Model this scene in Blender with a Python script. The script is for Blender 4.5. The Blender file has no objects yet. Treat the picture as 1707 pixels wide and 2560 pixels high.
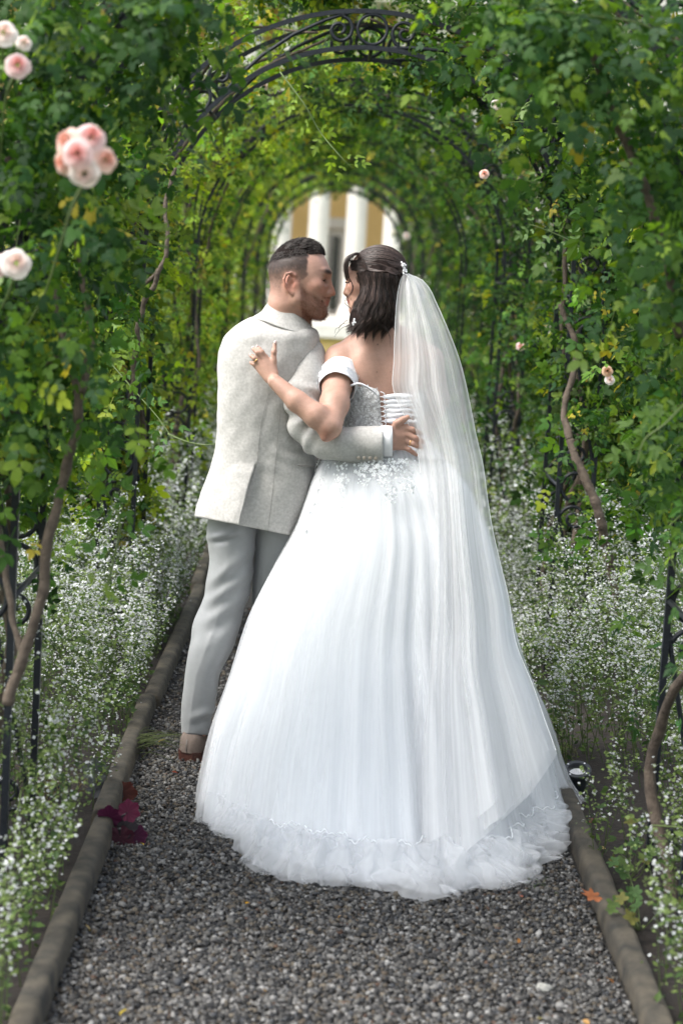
import bpy, math, os, random
import numpy as np
from mathutils import Matrix, Vector
from math import radians, pi, sin, cos

FAST = set(os.environ.get('SKIP', '').split(','))
rng = np.random.default_rng(7)
random.seed(7)
scn = bpy.context.scene
COL = scn.collection

# ------------------------------------------------------------------ camera
W0, H0 = 1707.0, 2560.0
FPX = 4978.0                     # focal length in pixels of the photograph (70 mm)
CAM = np.array([-0.122, -6.30, 1.66])
_d = np.array([(823 - W0/2)/FPX, (H0/2 - 624)/FPX, -1.0]); _d /= np.linalg.norm(_d)
_v = np.array([sin(.055), cos(.055), 0.0])
_z = _v - _v.dot(_d)*_d; _z /= np.linalg.norm(_z)
_x = np.cross(_d, _z)
RWC = np.stack([_x, _d, _z])     # world-from-camera rotation
cam_data = bpy.data.cameras.new('camera')
cam = bpy.data.objects.new('camera', cam_data); COL.objects.link(cam)
m4 = Matrix([list(RWC[i]) + [CAM[i]] for i in range(3)] + [[0, 0, 0, 1]])
cam.matrix_world = m4
cam_data.sensor_fit = 'VERTICAL'; cam_data.sensor_height = 36.0; cam_data.sensor_width = 24.0
cam_data.lens = 36.0*FPX/H0
cam_data.clip_start = 0.05; cam_data.clip_end = 500
cam_data.dof.use_dof = True
cam_data.dof.focus_distance = 6.4
cam_data.dof.aperture_fstop = 3.1
scn.camera = cam

# ------------------------------------------------------------------ world, sun, exposure
SUN_EL, SUN_AZ = radians(54), radians(-108)   # azimuth of the sun from +Y, clockwise seen from above
world = bpy.data.worlds.new('World'); scn.world = world; world.use_nodes = True
nt = world.node_tree; nt.nodes.clear()
sky = nt.nodes.new('ShaderNodeTexSky'); sky.sky_type = 'NISHITA'; sky.sun_disc = False
sky.sun_elevation = SUN_EL; sky.sun_rotation = SUN_AZ
sky.air_density = 1.0; sky.dust_density = 3.0; sky.ozone_density = 1.0
bg = nt.nodes.new('ShaderNodeBackground'); bg.inputs['Strength'].default_value = 0.15
wo = nt.nodes.new('ShaderNodeOutputWorld')
hs = nt.nodes.new('ShaderNodeHueSaturation'); hs.inputs['Saturation'].default_value = .38
nt.links.new(sky.outputs[0], hs.inputs['Color']); nt.links.new(hs.outputs[0], bg.inputs[0]); nt.links.new(bg.outputs[0], wo.inputs[0])
sun_data = bpy.data.lights.new('sun', 'SUN'); sun_data.energy = 1.3; sun_data.angle = radians(28)
sun_data.color = (1.0, .95, .88)
sun = bpy.data.objects.new('sun', sun_data); COL.objects.link(sun)
_sd = Vector((sin(SUN_AZ)*cos(SUN_EL), cos(SUN_AZ)*cos(SUN_EL), sin(SUN_EL)))
sun.rotation_euler = _sd.to_track_quat('Z', 'Y').to_euler()
scn.view_settings.view_transform = 'Standard'; scn.view_settings.look = 'None'
scn.view_settings.exposure = 1.66; scn.view_settings.gamma = 1.0
scn.render.engine = 'CYCLES'
scn.cycles.use_denoising = True
scn.cycles.max_bounces = 7; scn.cycles.transparent_max_bounces = 24
scn.cycles.diffuse_bounces = 3; scn.cycles.transmission_bounces = 6
scn.cycles.caustics_reflective = False; scn.cycles.caustics_refractive = False

# ------------------------------------------------------------------ helpers
def ray(u, v):
    d = RWC @ np.array([(u - W0/2)/FPX, (H0/2 - v)/FPX, -1.0]); return d
def P(u, v, Y):
    """world point where the sight line through photo pixel (u, v) crosses the plane y = Y"""
    d = ray(u, v); return CAM + d*((Y - CAM[1])/d[1])
def G(u, v, z=0.0):
    d = ray(u, v); return CAM + d*((z - CAM[2])/d[2])
def proj(p):
    c = RWC.T @ (np.asarray(p, float) - CAM); return (W0/2 + FPX*c[0]/-c[2], H0/2 - FPX*c[1]/-c[2])

def put(o, parent=None):
    COL.objects.link(o)
    if parent is not None: o.parent = parent
    return o
def off(parent):
    """location of the top of a parent chain: children keep that origin"""
    while parent is not None and parent.parent is not None: parent = parent.parent
    return np.array(parent.location) if parent is not None else np.zeros(3)
def tag(o, label=None, cat=None, group=None, kind=None):
    if label: o['label'] = label
    if cat: o['category'] = cat
    if group: o['group'] = group
    if kind: o['kind'] = kind
    return o
def thing(name, label, cat, loc=(0, 0, 0), group=None):
    o = bpy.data.objects.new(name, None); o.location = [float(c) for c in loc]; COL.objects.link(o)
    o.empty_display_size = .1
    return tag(o, label, cat, group)
def mesh_data(name, verts, faces, mats, smooth=True, cols=None, midx=None):
    verts = np.asarray(verts, np.float32); faces = np.asarray(faces, np.int32)
    me = bpy.data.meshes.new(name)
    k = faces.shape[1]; nf = len(faces)
    me.vertices.add(len(verts)); me.vertices.foreach_set('co', verts.ravel())
    me.loops.add(nf*k); me.loops.foreach_set('vertex_index', faces.ravel())
    me.polygons.add(nf); me.polygons.foreach_set('loop_start', np.arange(0, nf*k, k, dtype=np.int32))
    me.polygons.foreach_set('use_smooth', np.full(nf, smooth, bool))
    if midx is not None: me.polygons.foreach_set('material_index', np.asarray(midx, np.int32))
    me.update(calc_edges=True)
    if cols is not None:
        c4 = np.ones((len(verts), 4), np.float32); c4[:, :cols.shape[1]] = cols
        a = me.color_attributes.new('tint', 'FLOAT_COLOR', 'POINT'); a.data.foreach_set('color', c4.ravel())
    for m in (mats if isinstance(mats, (list, tuple)) else [mats]): me.materials.append(m)
    return me
def mobj(name, verts, faces, mats, parent=None, smooth=True, cols=None, midx=None, kind=None, label=None):
    v = np.asarray(verts, float)
    me = mesh_data(name, v - off(parent), faces, mats, smooth, cols, midx)
    o = bpy.data.objects.new(name, me); put(o, parent)
    if kind: o['kind'] = kind
    if label: o['label'] = label
    return o
def dup(o, parent=None, loc=None):
    c = o.copy(); put(c, parent)
    if loc is not None: c.location = loc
    return c
class MB:
    """collects vertex and quad lists (a triangle repeats its last index); one mesh"""
    def __init__(s): s.v = []; s.f = []; s.c = []; s.n = 0
    def add(s, v, f, c=None):
        v = np.asarray(v, float); f = np.asarray(f, int)
        if f.shape[1] == 3: f = np.concatenate([f, f[:, 2:3]], 1)
        s.v.append(v); s.f.append(f + s.n); s.n += len(v)
        if c is not None:
            c = np.asarray(c, float)
            if c.ndim == 1: c = np.tile(c, (len(v), 1))
            s.c.append(c)
        return s
    def arrays(s):
        return np.concatenate(s.v), np.concatenate(s.f), (np.concatenate(s.c) if s.c else None)
def quadtri(faces):
    """split quads with repeated last index into a triangle array, keep everything as triangles"""
    f = faces; q = f[f[:, 2] != f[:, 3]]; t = f[f[:, 2] == f[:, 3]][:, :3]
    return np.concatenate([t, q[:, [0, 1, 2]], q[:, [0, 2, 3]]])
def mb_obj(mb, name, mats, parent=None, smooth=True, kind=None, label=None):
    v, f, c = mb.arrays()
    if (f[:, 2] == f[:, 3]).any(): f = quadtri(f)
    return mobj(name, v, f, mats, parent, smooth, c, kind=kind, label=label)
def grid_faces(nr, nc, closed=True):
    i = np.arange(nr - 1)[:, None]; j = np.arange(nc if closed else nc - 1)[None, :]
    j2 = (j + 1) % nc
    return np.stack([i*nc + j, i*nc + j2, (i + 1)*nc + j2, (i + 1)*nc + j], -1).reshape(-1, 4)
def frames(pts):
    pts = np.asarray(pts, float); t = np.gradient(pts, axis=0); t /= np.linalg.norm(t, axis=1)[:, None] + 1e-12
    n = np.cross(t[0], [0, 0, 1.0])
    if np.linalg.norm(n) < .1: n = np.cross(t[0], [0, 1.0, 0])
    n /= np.linalg.norm(n); N = [n]
    for i in range(1, len(pts)):
        n = N[-1] - N[-1].dot(t[i])*t[i]; n /= np.linalg.norm(n) + 1e-12; N.append(n)
    N = np.array(N); return t, N, np.cross(t, N)
def tube(pts, r, sides=8, cap=True, flat=None):
    pts = np.asarray(pts, float); r = np.broadcast_to(np.asarray(r, float), (len(pts),))
    t, N, B = frames(pts); a = np.arange(sides)*2*pi/sides + pi/sides
    fl = 1.0 if flat is None else flat
    v = pts[:, None] + r[:, None, None]*(np.cos(a)[None, :, None]*N[:, None] + fl*np.sin(a)[None, :, None]*B[:, None])
    n = len(pts); v = v.reshape(-1, 3); f = grid_faces(n, sides)
    if cap:
        v = np.concatenate([v, pts[:1], pts[-1:]]); c0, c1 = n*sides, n*sides + 1
        j = np.arange(sides); j2 = (j + 1) % sides
        f = np.concatenate([f, np.stack([j2, j, np.full(sides, c0), np.full(sides, c0)], 1),
                            np.stack([(n-1)*sides + j, (n-1)*sides + j2, np.full(sides, c1), np.full(sides, c1)], 1)])
    return v, f
def smooth_path(ctrl, n):
    """Catmull-Rom through control points"""
    c = np.asarray(ctrl, float); c = np.concatenate([2*c[:1] - c[1:2], c, 2*c[-1:] - c[-2:-1]])
    m = len(c) - 3; t = np.linspace(0, m - 1e-9, n); i = t.astype(int); s = (t - i)[:, None]
    p0, p1, p2, p3 = c[i], c[i+1], c[i+2], c[i+3]
    return .5*(2*p1 + (p2-p0)*s + (2*p0-5*p1+4*p2-p3)*s**2 + (3*p1-p0-3*p2+p3)*s**3)
def box(c, h):
    c = np.asarray(c, float); h = np.asarray(h, float)
    s = np.array([[-1,-1,-1],[1,-1,-1],[1,1,-1],[-1,1,-1],[-1,-1,1],[1,-1,1],[1,1,1],[-1,1,1]], float)
    return c + s*h, np.array([[0,3,2,1],[4,5,6,7],[0,1,5,4],[1,2,6,5],[2,3,7,6],[3,0,4,7]])
def ellipsoid(c, r, nu=12, nv=8, R=None):
    th = np.linspace(0, pi, nv + 1)[1:-1]; ph = np.arange(nu)*2*pi/nu
    v = np.stack([np.sin(th)[:, None]*np.cos(ph), np.sin(th)[:, None]*np.sin(ph), np.repeat(np.cos(th)[:, None], nu, 1)], -1).reshape(-1, 3)
    v = np.concatenate([v, [[0, 0, 1.0], [0, 0, -1.0]]]); k = len(th)
    f = grid_faces(k, nu); j = np.arange(nu); j2 = (j+1) % nu; a = k*nu
    f = np.concatenate([f, np.stack([j2, j, np.full(nu, a), np.full(nu, a)], 1), np.stack([(k-1)*nu + j, (k-1)*nu + j2, np.full(nu, a+1), np.full(nu, a+1)], 1)])
    v = v*np.asarray(r)
    if R is not None: v = v @ np.asarray(R).T
    return v + np.asarray(c), f
def wob(p, scale, seed=0, n=6):
    """smooth pseudo-random field, roughly -1..1"""
    r = np.random.default_rng(1000 + seed); k = r.normal(size=(n, p.shape[-1])); k /= np.linalg.norm(k, axis=1)[:, None]
    k *= (r.uniform(.6, 1.6, n)/scale)[:, None]*2*pi; ph = r.uniform(0, 2*pi, n)
    return np.sin(p @ k.T + ph).mean(-1)*1.8

# ------------------------------------------------------------------ materials
def new_mat(name):
    m = bpy.data.materials.new(name); m.use_nodes = True; m.node_tree.nodes.clear(); return m, m.node_tree
def node(t, typ, **kw):
    n = t.nodes.new(typ)
    for k, v in kw.items():
        if k in n.inputs: n.inputs[k].default_value = v
        else: setattr(n, k, v)
    return n
def ramp(t, fac, stops):
    r = t.nodes.new('ShaderNodeValToRGB'); e = r.color_ramp.elements
    while len(e) < len(stops): e.new(.5)
    for i, (p, c) in enumerate(stops): e[i].position = p; e[i].color = (*c, 1)
    t.links.new(fac, r.inputs[0]); return r.outputs[0]
def noise_out(t, scale, detail=4, rough=.6, co=None, dist=0, w=None):
    n = node(t, 'ShaderNodeTexNoise', Scale=scale, Detail=detail, Roughness=rough, Distortion=dist)
    if co is None:
        g = t.nodes.new('ShaderNodeNewGeometry'); co = g.outputs['Position']
    t.links.new(co, n.inputs['Vector']); return n.outputs['Fac']
def simple(name, base, rough=.6, metal=0, var=None, vscale=20, bump=0, bscale=60, tint=False, spec=.5, sheen=0, sub=0, detail=5):
    m, t = new_mat(name)
    p = node(t, 'ShaderNodeBsdfPrincipled', Roughness=rough, Metallic=metal)
    p.inputs['Specular IOR Level'].default_value = spec
    if sheen: p.inputs['Sheen Weight'].default_value = sheen
    if sub:
        p.inputs['Subsurface Weight'].default_value = sub; p.inputs['Subsurface Radius'].default_value = (1, .35, .2); p.inputs['Subsurface Scale'].default_value = .008
    o = t.nodes.new('ShaderNodeOutputMaterial'); t.links.new(p.outputs[0], o.inputs[0])
    p.inputs['Base Color'].default_value = (*base, 1)
    src = None
    if var is not None:
        src = ramp(t, noise_out(t, vscale, detail), [(.3, base), (.7, var)])
    if tint:
        a = node(t, 'ShaderNodeVertexColor', layer_name='tint')
        if src is None: src = a.outputs[0]
        else:
            mx = node(t, 'ShaderNodeMix', data_type='RGBA', blend_type='MULTIPLY'); mx.inputs[0].default_value = 1
            t.links.new(a.outputs[0], mx.inputs[6]); t.links.new(src, mx.inputs[7]); src = mx.outputs[2]
    if src is not None: t.links.new(src, p.inputs['Base Color'])
    if bump:
        b = node(t, 'ShaderNodeBump', Strength=bump, Distance=.01); t.links.new(noise_out(t, bscale, 5), b.inputs['Height'])
        t.links.new(b.outputs[0], p.inputs['Normal'])
    return m
def leaf_mat(name, trans=.4, rough=.42, spec=.5, tcol=(1.6, 1.7, .5)):
    m, t = new_mat(name)
    a = node(t, 'ShaderNodeVertexColor', layer_name='tint')
    p = node(t, 'ShaderNodeBsdfPrincipled', Roughness=rough); p.inputs['Specular IOR Level'].default_value = spec
    tr = t.nodes.new('ShaderNodeBsdfTranslucent')
    mc = node(t, 'ShaderNodeMix', data_type='RGBA', blend_type='MULTIPLY'); mc.inputs[0].default_value = 1; mc.inputs[7].default_value = (*tcol, 1)
    t.links.new(a.outputs[0], mc.inputs[6]); t.links.new(mc.outputs[2], tr.inputs[0])
    t.links.new(a.outputs[0], p.inputs['Base Color'])
    mx = t.nodes.new('ShaderNodeMixShader'); mx.inputs[0].default_value = trans
    t.links.new(p.outputs[0], mx.inputs[1]); t.links.new(tr.outputs[0], mx.inputs[2])
    o = t.nodes.new('ShaderNodeOutputMaterial'); t.links.new(mx.outputs[0], o.inputs[0]); return m
def tulle_mat(name, alpha, col=(.88, .895, .91), trans=.4, streak=.3):
    m, t = new_mat(name)
    g = node(t, 'ShaderNodeVertexColor', layer_name='tint'); mp = node(t, 'ShaderNodeMapping'); mp.inputs['Scale'].default_value = (85, 1.3, 9.0); t.links.new(g.outputs[0], mp.inputs['Vector'])
    nz = noise_out(t, 1.0, 3, .55, mp.outputs[0], .4); al = node(t, 'ShaderNodeMapRange'); t.links.new(nz, al.inputs['Value']); al.inputs['From Min'].default_value = .3; al.inputs['From Max'].default_value = .7
    al.inputs['To Min'].default_value = alpha*(1 - streak); al.inputs['To Max'].default_value = min(1, alpha*(1 + streak))
    d = node(t, 'ShaderNodeBsdfDiffuse', Color=(*col, 1)); tr = node(t, 'ShaderNodeBsdfTranslucent', Color=(*col, 1))
    mx = t.nodes.new('ShaderNodeMixShader'); mx.inputs[0].default_value = trans
    t.links.new(d.outputs[0], mx.inputs[1]); t.links.new(tr.outputs[0], mx.inputs[2])
    tp = t.nodes.new('ShaderNodeBsdfTransparent'); m2 = t.nodes.new('ShaderNodeMixShader'); t.links.new(al.outputs[0], m2.inputs[0])
    t.links.new(tp.outputs[0], m2.inputs[1]); t.links.new(mx.outputs[0], m2.inputs[2])
    o = t.nodes.new('ShaderNodeOutputMaterial'); t.links.new(m2.outputs[0], o.inputs[0]); return m

M = {}
M['iron'] = simple('iron', (.005, .007, .011), .45, .0, (.010, .013, .019), 40, .25, 120, spec=.4)
M['soil'] = simple('soil', (.018, .012, .008), .95, 0, (.007, .005, .004), 14, .9, 60)
M['lawn'] = simple('lawn', (.05, .085, .02), .9, 0, (.07, .10, .03), 3, .6, 40)
M['gravel_base'] = simple('gravel_base', (.035, .031, .027), .95, 0, (.012, .011, .01), 160, 1.0, 160)
M['stone'] = simple('pebble', (.8, .8, .8), .75, 0, (1, 1, 1), 300, 0, 1, tint=True, spec=.35)
M['kerb'] = simple('kerb', (.095, .080, .056), .85, 0, (.014, .014, .012), 14, .6, 260, detail=10)
M['leaf'] = leaf_mat('rose_leaf', .42, .50, .16, (1.8, 1.85, .42))
M['petalw'] = leaf_mat('small_flower', .3, .6, .2, (1.1, 1.1, 1.0))
M['bark'] = simple('bark', (.13, .10, .075), .9, 0, (.045, .033, .025), 28, .8, 90)
M['greenstem'] = simple('green_stem', (.09, .13, .035), .6)
M['petal'] = leaf_mat('rose_petal', .35, .7, .2, (1.05, .95, .9))
M['white_stone'] = simple('white_stone', (.74, .70, .64), .8, 0, (.66, .62, .56), 3, .2, 20)
M['yellow_wall'] = simple('yellow_wall', (.82, .58, .25), .9, 0, (.77, .53, .21), 2, .2, 30)
M['glass'] = simple('window_glass', (.01, .02, .02), .1, spec=.7)
M['green_paint'] = simple('green_paint', (.02, .05, .045), .5)
M['roof'] = simple('roof_tile', (.24, .10, .06), .9)

def weld(o, d=2e-4):
    import bmesh
    b = bmesh.new(); b.from_mesh(o.data); bmesh.ops.remove_doubles(b, verts=b.verts, dist=d); b.to_mesh(o.data); b.free()

# ================================================================== GROUND
def ground_z(y): 
    t = np.clip((np.asarray(y, float) - 24)/14, 0, 1); return -1.7*t*t*(3 - 2*t)
xs = np.concatenate([np.linspace(-220, -4, 14), np.linspace(-3.2, 3.2, 9), np.linspace(4, 220, 14)])
ys = np.concatenate([np.linspace(-60, -8, 6), np.linspace(-6, 23, 12), np.linspace(24, 40, 14), np.linspace(45, 320, 10)])
gx, gy = np.meshgrid(xs, ys)
gv = np.stack([gx, gy, ground_z(gy) - .03], -1).reshape(-1, 3)
g = mobj('ground', gv, grid_faces(len(ys), len(xs), False), M['lawn']); g['kind'] = 'structure'

def strip(name, x0, x1, y0, y1, z, mat, nx=2, ny=30, rough=0):
    gx, gy = np.meshgrid(np.linspace(x0, x1, nx), np.linspace(y0, y1, ny))
    zz = np.full_like(gx, z)
    if rough: zz = zz + rough*wob(np.stack([gx, gy], -1), .25, 3)
    o = mobj(name, np.stack([gx, gy, zz], -1).reshape(-1, 3), grid_faces(ny, nx, False), mat); o['kind'] = 'structure'; return o
strip('flower_bed_soil_left', -1.75, -.70, -4.5, 23.5, .005, M['soil'], 8, 160, .012)
strip('flower_bed_soil_right', .70, 1.75, -4.5, 23.5, .005, M['soil'], 8, 160, .012)
strip('gravel_path', -.72, .72, -6, 23.8, -.006, M['gravel_base'], 3, 30)

# loose stones
def gravel(name, spots, size, seed):
    r = np.random.default_rng(seed); n = len(spots)
    k5 = np.arange(5)*2*pi/5; zc = .447; rc = .894
    ico = np.concatenate([[[0, 0, 1.0]], np.stack([rc*np.cos(k5), rc*np.sin(k5), 0*k5 + zc], 1), np.stack([rc*np.cos(k5 + pi/5), rc*np.sin(k5 + pi/5), 0*k5 - zc], 1)])
    j = np.arange(5); j2 = (j + 1) % 5
    icf = np.concatenate([np.stack([0*j, 1 + j, 1 + j2], 1), np.stack([1 + j, 6 + j, 1 + j2], 1), np.stack([6 + j, 6 + j2, 1 + j2], 1)]); NV = 11
    s = size*r.lognormal(0, .30, n)[:, None]*np.stack([r.uniform(.8, 1.35, n), r.uniform(.7, 1.1, n), r.uniform(.5, .85, n)], -1)
    v = ico[None]*(1 + .16*r.normal(size=(n, NV, 1)))*s[:, None]
    a = r.uniform(0, 2*pi, n); b = r.normal(0, .35, n); ca, sa, cb, sb = np.cos(a), np.sin(a), np.cos(b), np.sin(b)
    x, y, z = v[..., 0], v[..., 1], v[..., 2]
    x, z = x*cb[:, None] + z*sb[:, None], -x*sb[:, None] + z*cb[:, None]
    x, y = x*ca[:, None] - y*sa[:, None], x*sa[:, None] + y*ca[:, None]
    v = np.stack([x, y, z], -1) + spots[:, None]
    f = (icf[None] + (np.arange(n)*NV)[:, None, None]).reshape(-1, 3)
    pal = np.array([[.30,.29,.27],[.17,.165,.16],[.46,.45,.43],[.07,.07,.07],[.33,.28,.21],[.72,.71,.68],[.14,.15,.165],[.22,.17,.12],[.045,.047,.052],[.26,.15,.10]])
    c = pal[r.choice(len(pal), n, p=[.2,.17,.14,.13,.1,.08,.07,.05,.05,.01])]*r.uniform(.7, 1.25, (n, 1))*.30
    o = mobj(name, v.reshape(-1, 3), f, M['stone'], cols=np.repeat(c, NV, 0)); o['kind'] = 'stuff'
    tag(o, 'grey and tan loose gravel covering the garden path', 'gravel'); return o
def spots(x0, x1, y0, y1, step, seed):
    r = np.random.default_rng(seed); gx, gy = np.meshgrid(np.arange(x0, x1, step), np.arange(y0, y1, step))
    p = np.stack([gx.ravel(), gy.ravel(), np.zeros(gx.size)], -1); p[:, :2] += r.uniform(-.5, .5, (len(p), 2))*step
    p[:, 2] = r.uniform(-.006, .007, len(p)) + .004*wob(p[:, :2], .35, 5); return p
if 'gravel' not in FAST:
    sp = np.concatenate([spots(-.65, .65, -2.36, -.85, .0081, 1), spots(-.65, -.12, -.85, .5, .0086, 2), spots(.45, .65, -.85, -.3, .0085, 4),
                         spots(-.65, -.05, .5, 2.8, .0145, 3)]); sp = sp[~((sp[:, 1] > -1.08) & (sp[:, 0] > -.22) & (sp[:, 0] < .45))]
    gravel('gravel', sp, .0050, 11)

# kerbs: rounded timber edging, one log after another
def kerb(name, side, lengths, round_top):
    root = thing(name, None, None); root['kind'] = 'structure'
    y = -3.4; r = np.random.default_rng(5 if side < 0 else 6)
    prof = []
    w, h = .031, .064
    nprof = 14
    for i in range(nprof):
        a = pi*i/(nprof - 1); e = .58 if round_top else .45
        cx, sx = cos(a), sin(a)
        prof.append((w*np.sign(cx)*abs(cx)**e, h*(.2 + .8*abs(sx)**e) if 0 < i < nprof - 1 else -.03))
    prof = np.array(prof)
    for L in lengths:
        n = max(8, int(L/.06)); t = np.linspace(0, L, n)
        ring = np.zeros((n, nprof, 3)); yaw = r.normal(0, .006)
        ring[..., 0] = side*(.64 + .031) + prof[None, :, 0] + (t*yaw)[:, None] + r.normal(0, .004)
        ring[..., 1] = (y + t)[:, None]
        ring[..., 2] = prof[None, :, 1] + r.normal(0, .004)
        q = ring.reshape(-1, 3)
        ring += (.0018*wob(q, .22, 9 + int(y*7))).reshape(n, nprof, 1)*np.array([1, 0, 1.0])
        ends = np.minimum(t, L - t); ring[..., 2] -= (.012*np.exp(-ends/.012))[:, None]*(prof[:, 1] > .03)
        v = ring.reshape(-1, 3); f = grid_faces(n, nprof, False)
        c0 = ring[0].mean(0); c1 = ring[-1].mean(0); k = len(v); v = np.concatenate([v, [c0, c1]])
        j = np.arange(nprof - 1); b = (n-1)*nprof
        f = np.concatenate([f, np.stack([j+1, j, np.full(nprof-1, k), np.full(nprof-1, k)], 1), np.stack([b+j, b+j+1, np.full(nprof-1, k+1), np.full(nprof-1, k+1)], 1)])
        mobj('edging_log', v, quadtri(f), M['kerb'], root)
        y += L + .012
kerb('kerb_left', -1, [1.0, 1.55, 1.5, 2.4, 2.4, 2.4, 2.4, 2.4, 2.4, 2.4, 2.4, 2.4], True)
kerb('kerb_right', 1, [3.25, 2.4, 2.4, 2.4, 2.4, 2.4, 2.4, 2.4, 2.4, 2.4], False)

# ================================================================== IRON ARCHES
ARCH_Y = [-1.45 + 3.15*k for k in range(8)]
R_IN, R_OUT, SPRING, DEPTH = .855, .995, 1.60, .50
R_MID = (R_IN + R_OUT)/2
LEG = SPRING; TOTAL = 2*LEG + pi*R_MID
def arch_pt(s, r, y):
    """s: length along the middle line from the apex (right positive); r: distance from the middle line, outward"""
    s = np.asarray(s, float); r = np.asarray(r, float) + R_MID
    half = pi*R_MID/2; a = np.clip(s, -half, half)/R_MID
    x = np.sin(a)*r; z = SPRING + np.cos(a)*r
    z = np.where(np.abs(s) > half, SPRING - (np.abs(s) - half), z)
    return np.stack([x, np.full_like(x, y), z], -1)
def build_arch(full=True):
    root = thing('iron_arch', None, 'arch', (0, 0, 0))
    half = TOTAL/2 + .05; s = np.concatenate([np.linspace(-half, -pi*R_MID/2, 10)[:-1], np.linspace(-pi*R_MID/2, pi*R_MID/2, 60), np.linspace(pi*R_MID/2, half, 10)[1:]])
    for y in (0, DEPTH):
        for r in (-.07, .07):
            v, f = tube(arch_pt(s, np.full_like(s, r), y), .0125, 4)
            mobj('bar', v, quadtri(f), M['iron'], root, smooth=False)
    mod = TOTAL/8
    for k in range(-4, 5):
        s0 = k*mod
        # cross tie between the front and the rear face
        for r in (-.07, .07):
            if abs(s0) < TOTAL/2:
                p = arch_pt(np.array([s0, s0]), np.array([r, r]), 0); p[1, 1] = DEPTH
                v, f = tube(p, .008, 6); mobj('cross_tie', v, quadtri(f), M['iron'], root)
    if full:
        for y in (0, DEPTH):
            for k in range(-4, 4):
                c = k*mod
                if abs(c) < TOTAL/2 - .05:
                    a = np.linspace(0, 2*pi, 25)
                    v, f = tube(arch_pt(c + .058*np.cos(a), .058*np.sin(a), y), .0075, 6, cap=False)
                    mobj('scroll_ring', v, quadtri(f), M['iron'], root)
                    for q in (-.07, .07):
                        pc = arch_pt(np.array([c - .012, c + .012]), np.array([q, q]), y)
                        v, f = tube(np.concatenate([pc[:1], pc, pc[1:]]) + np.array([0, 0, 0]), np.array([.012, .019, .019, .012]), 8)
                        mobj('collar', v, quadtri(f), M['iron'], root)
                # S-shaped scroll between two rings
                mid = c + mod/2; h = mod/2 - .128
                a = np.linspace(0, 2.9*pi, 40); rr = .012 + (.056 - .012)*(a/a[-1])
                # spiral that ends at the bottom of its turn, tail runs to the mirrored spiral
                ph = -pi/2 - a[-1]
                sx = rr*np.cos(a + ph); sr = rr*np.sin(a + ph)
                left_s = mid - h + sx; left_r = sr
                pts_s = np.concatenate([left_s, mid - (left_s - mid)[::-1] if False else (2*mid - left_s)[::-1]])
                pts_r = np.concatenate([left_r, -left_r[::-1]])
                tail = smooth_path(np.stack([pts_s[36:44], pts_r[36:44]], -1), 30)
                pts_s = np.concatenate([pts_s[:36], tail[:, 0], pts_s[44:]]); pts_r = np.concatenate([pts_r[:36], tail[:, 1], pts_r[44:]])
                v, f = tube(arch_pt(pts_s, pts_r, y), .0075, 6)
                mobj('scroll', v, quadtri(f), M['iron'], root)
                for sgn, q in ((-1, -.07), (1, .07)):
                    cc = mid + sgn*h; pc = arch_pt(np.array([cc - .012, cc + .012]), np.array([q, q]), y)
                    v, f = tube(np.concatenate([pc[:1], pc, pc[1:]]), np.array([.012, .019, .019, .012]), 8)
                    mobj('collar', v, quadtri(f), M['iron'], root)
    return root
ARCH_WORDS = ['black wrought iron rose arch nearest the camera, mostly buried in foliage',
              'black wrought iron arch with scrollwork curving above the couple',
              'black wrought iron arch just beyond the one above the couple',
              'fourth black iron arch along the tunnel',
              'fifth black iron arch along the tunnel', 'sixth black iron arch along the tunnel', 'next to last black iron arch of the tunnel',
              'last black iron arch framing the columned building']
arch_full = build_arch(True); arch_plain = build_arch(False)
def copy_tree(o, parent=None):
    c = o.copy(); put(c, parent)
    for ch in o.children: copy_tree(ch, c)
    return c
for k, y in enumerate(ARCH_Y):
    src = arch_full if k < 3 else arch_plain
    a = src if k in (0, 3) else copy_tree(src)
    a.location = (0, y, 0)
    tag(a, ARCH_WORDS[k], 'arch', 'iron arches of the rose tunnel')

# ================================================================== BUILDING
BY = 48.7
bld = thing('yellow_building', 'yellow building with a row of white columns at the end of the tunnel', 'building', (0, BY, -1.7))
def bpart(name, c, h, mat, parent=bld):
    v, f = box(c, h); return mobj(name, v, f, M[mat], parent, smooth=False)
bpart('wall', (2, BY + 3.0, 6.3), (24, .3, 8.0), 'yellow_wall')
bpart('plinth', (1, BY + .9, -1.2), (21, 1.6, .5), 'yellow_wall')
bpart('cornice', (1, BY + .75, -.53), (21.2, 1.75, .17), 'white_stone')
bpart('step', (1, BY + .8, -.24), (20.8, 1.45, .115), 'white_stone')
bpart('entablature', (1, BY + .7, 9.2), (21.2, 1.5, .9), 'white_stone')
cornice_top = bpart('cornice', (1, BY + .6, 10.3), (21.6, 1.9, .2), 'white_stone')
bpart('roof', (1, BY + 6, 14.4), (22, 6, .15), 'roof')
COLX = [P(795, 600, BY)[0] + 1.02*i for i in range(-9, 14)]
zz = np.concatenate([[-.12, 0, .02, .14, .16], np.linspace(.2, 8.0, 8), [8.05, 8.3]])
rr = np.concatenate([[.40, .40, .36, .36, .30], .29 - .05*np.linspace(0, 1, 8)**1.6, [.36, .40]])
th = np.arange(20)*2*pi/20
for i, x in enumerate(COLX):
    v = np.stack([x + rr[:, None]*np.cos(th), BY + .1 + rr[:, None]*np.sin(th), np.repeat(zz[:, None], 20, 1)], -1).reshape(-1, 3)
    if i == 0:
        col0 = mobj('column', v, grid_faces(len(zz), 20), M['white_stone'], bld)
    else:
        dup(col0, bld, (x - COLX[0], 0, 0))
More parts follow.
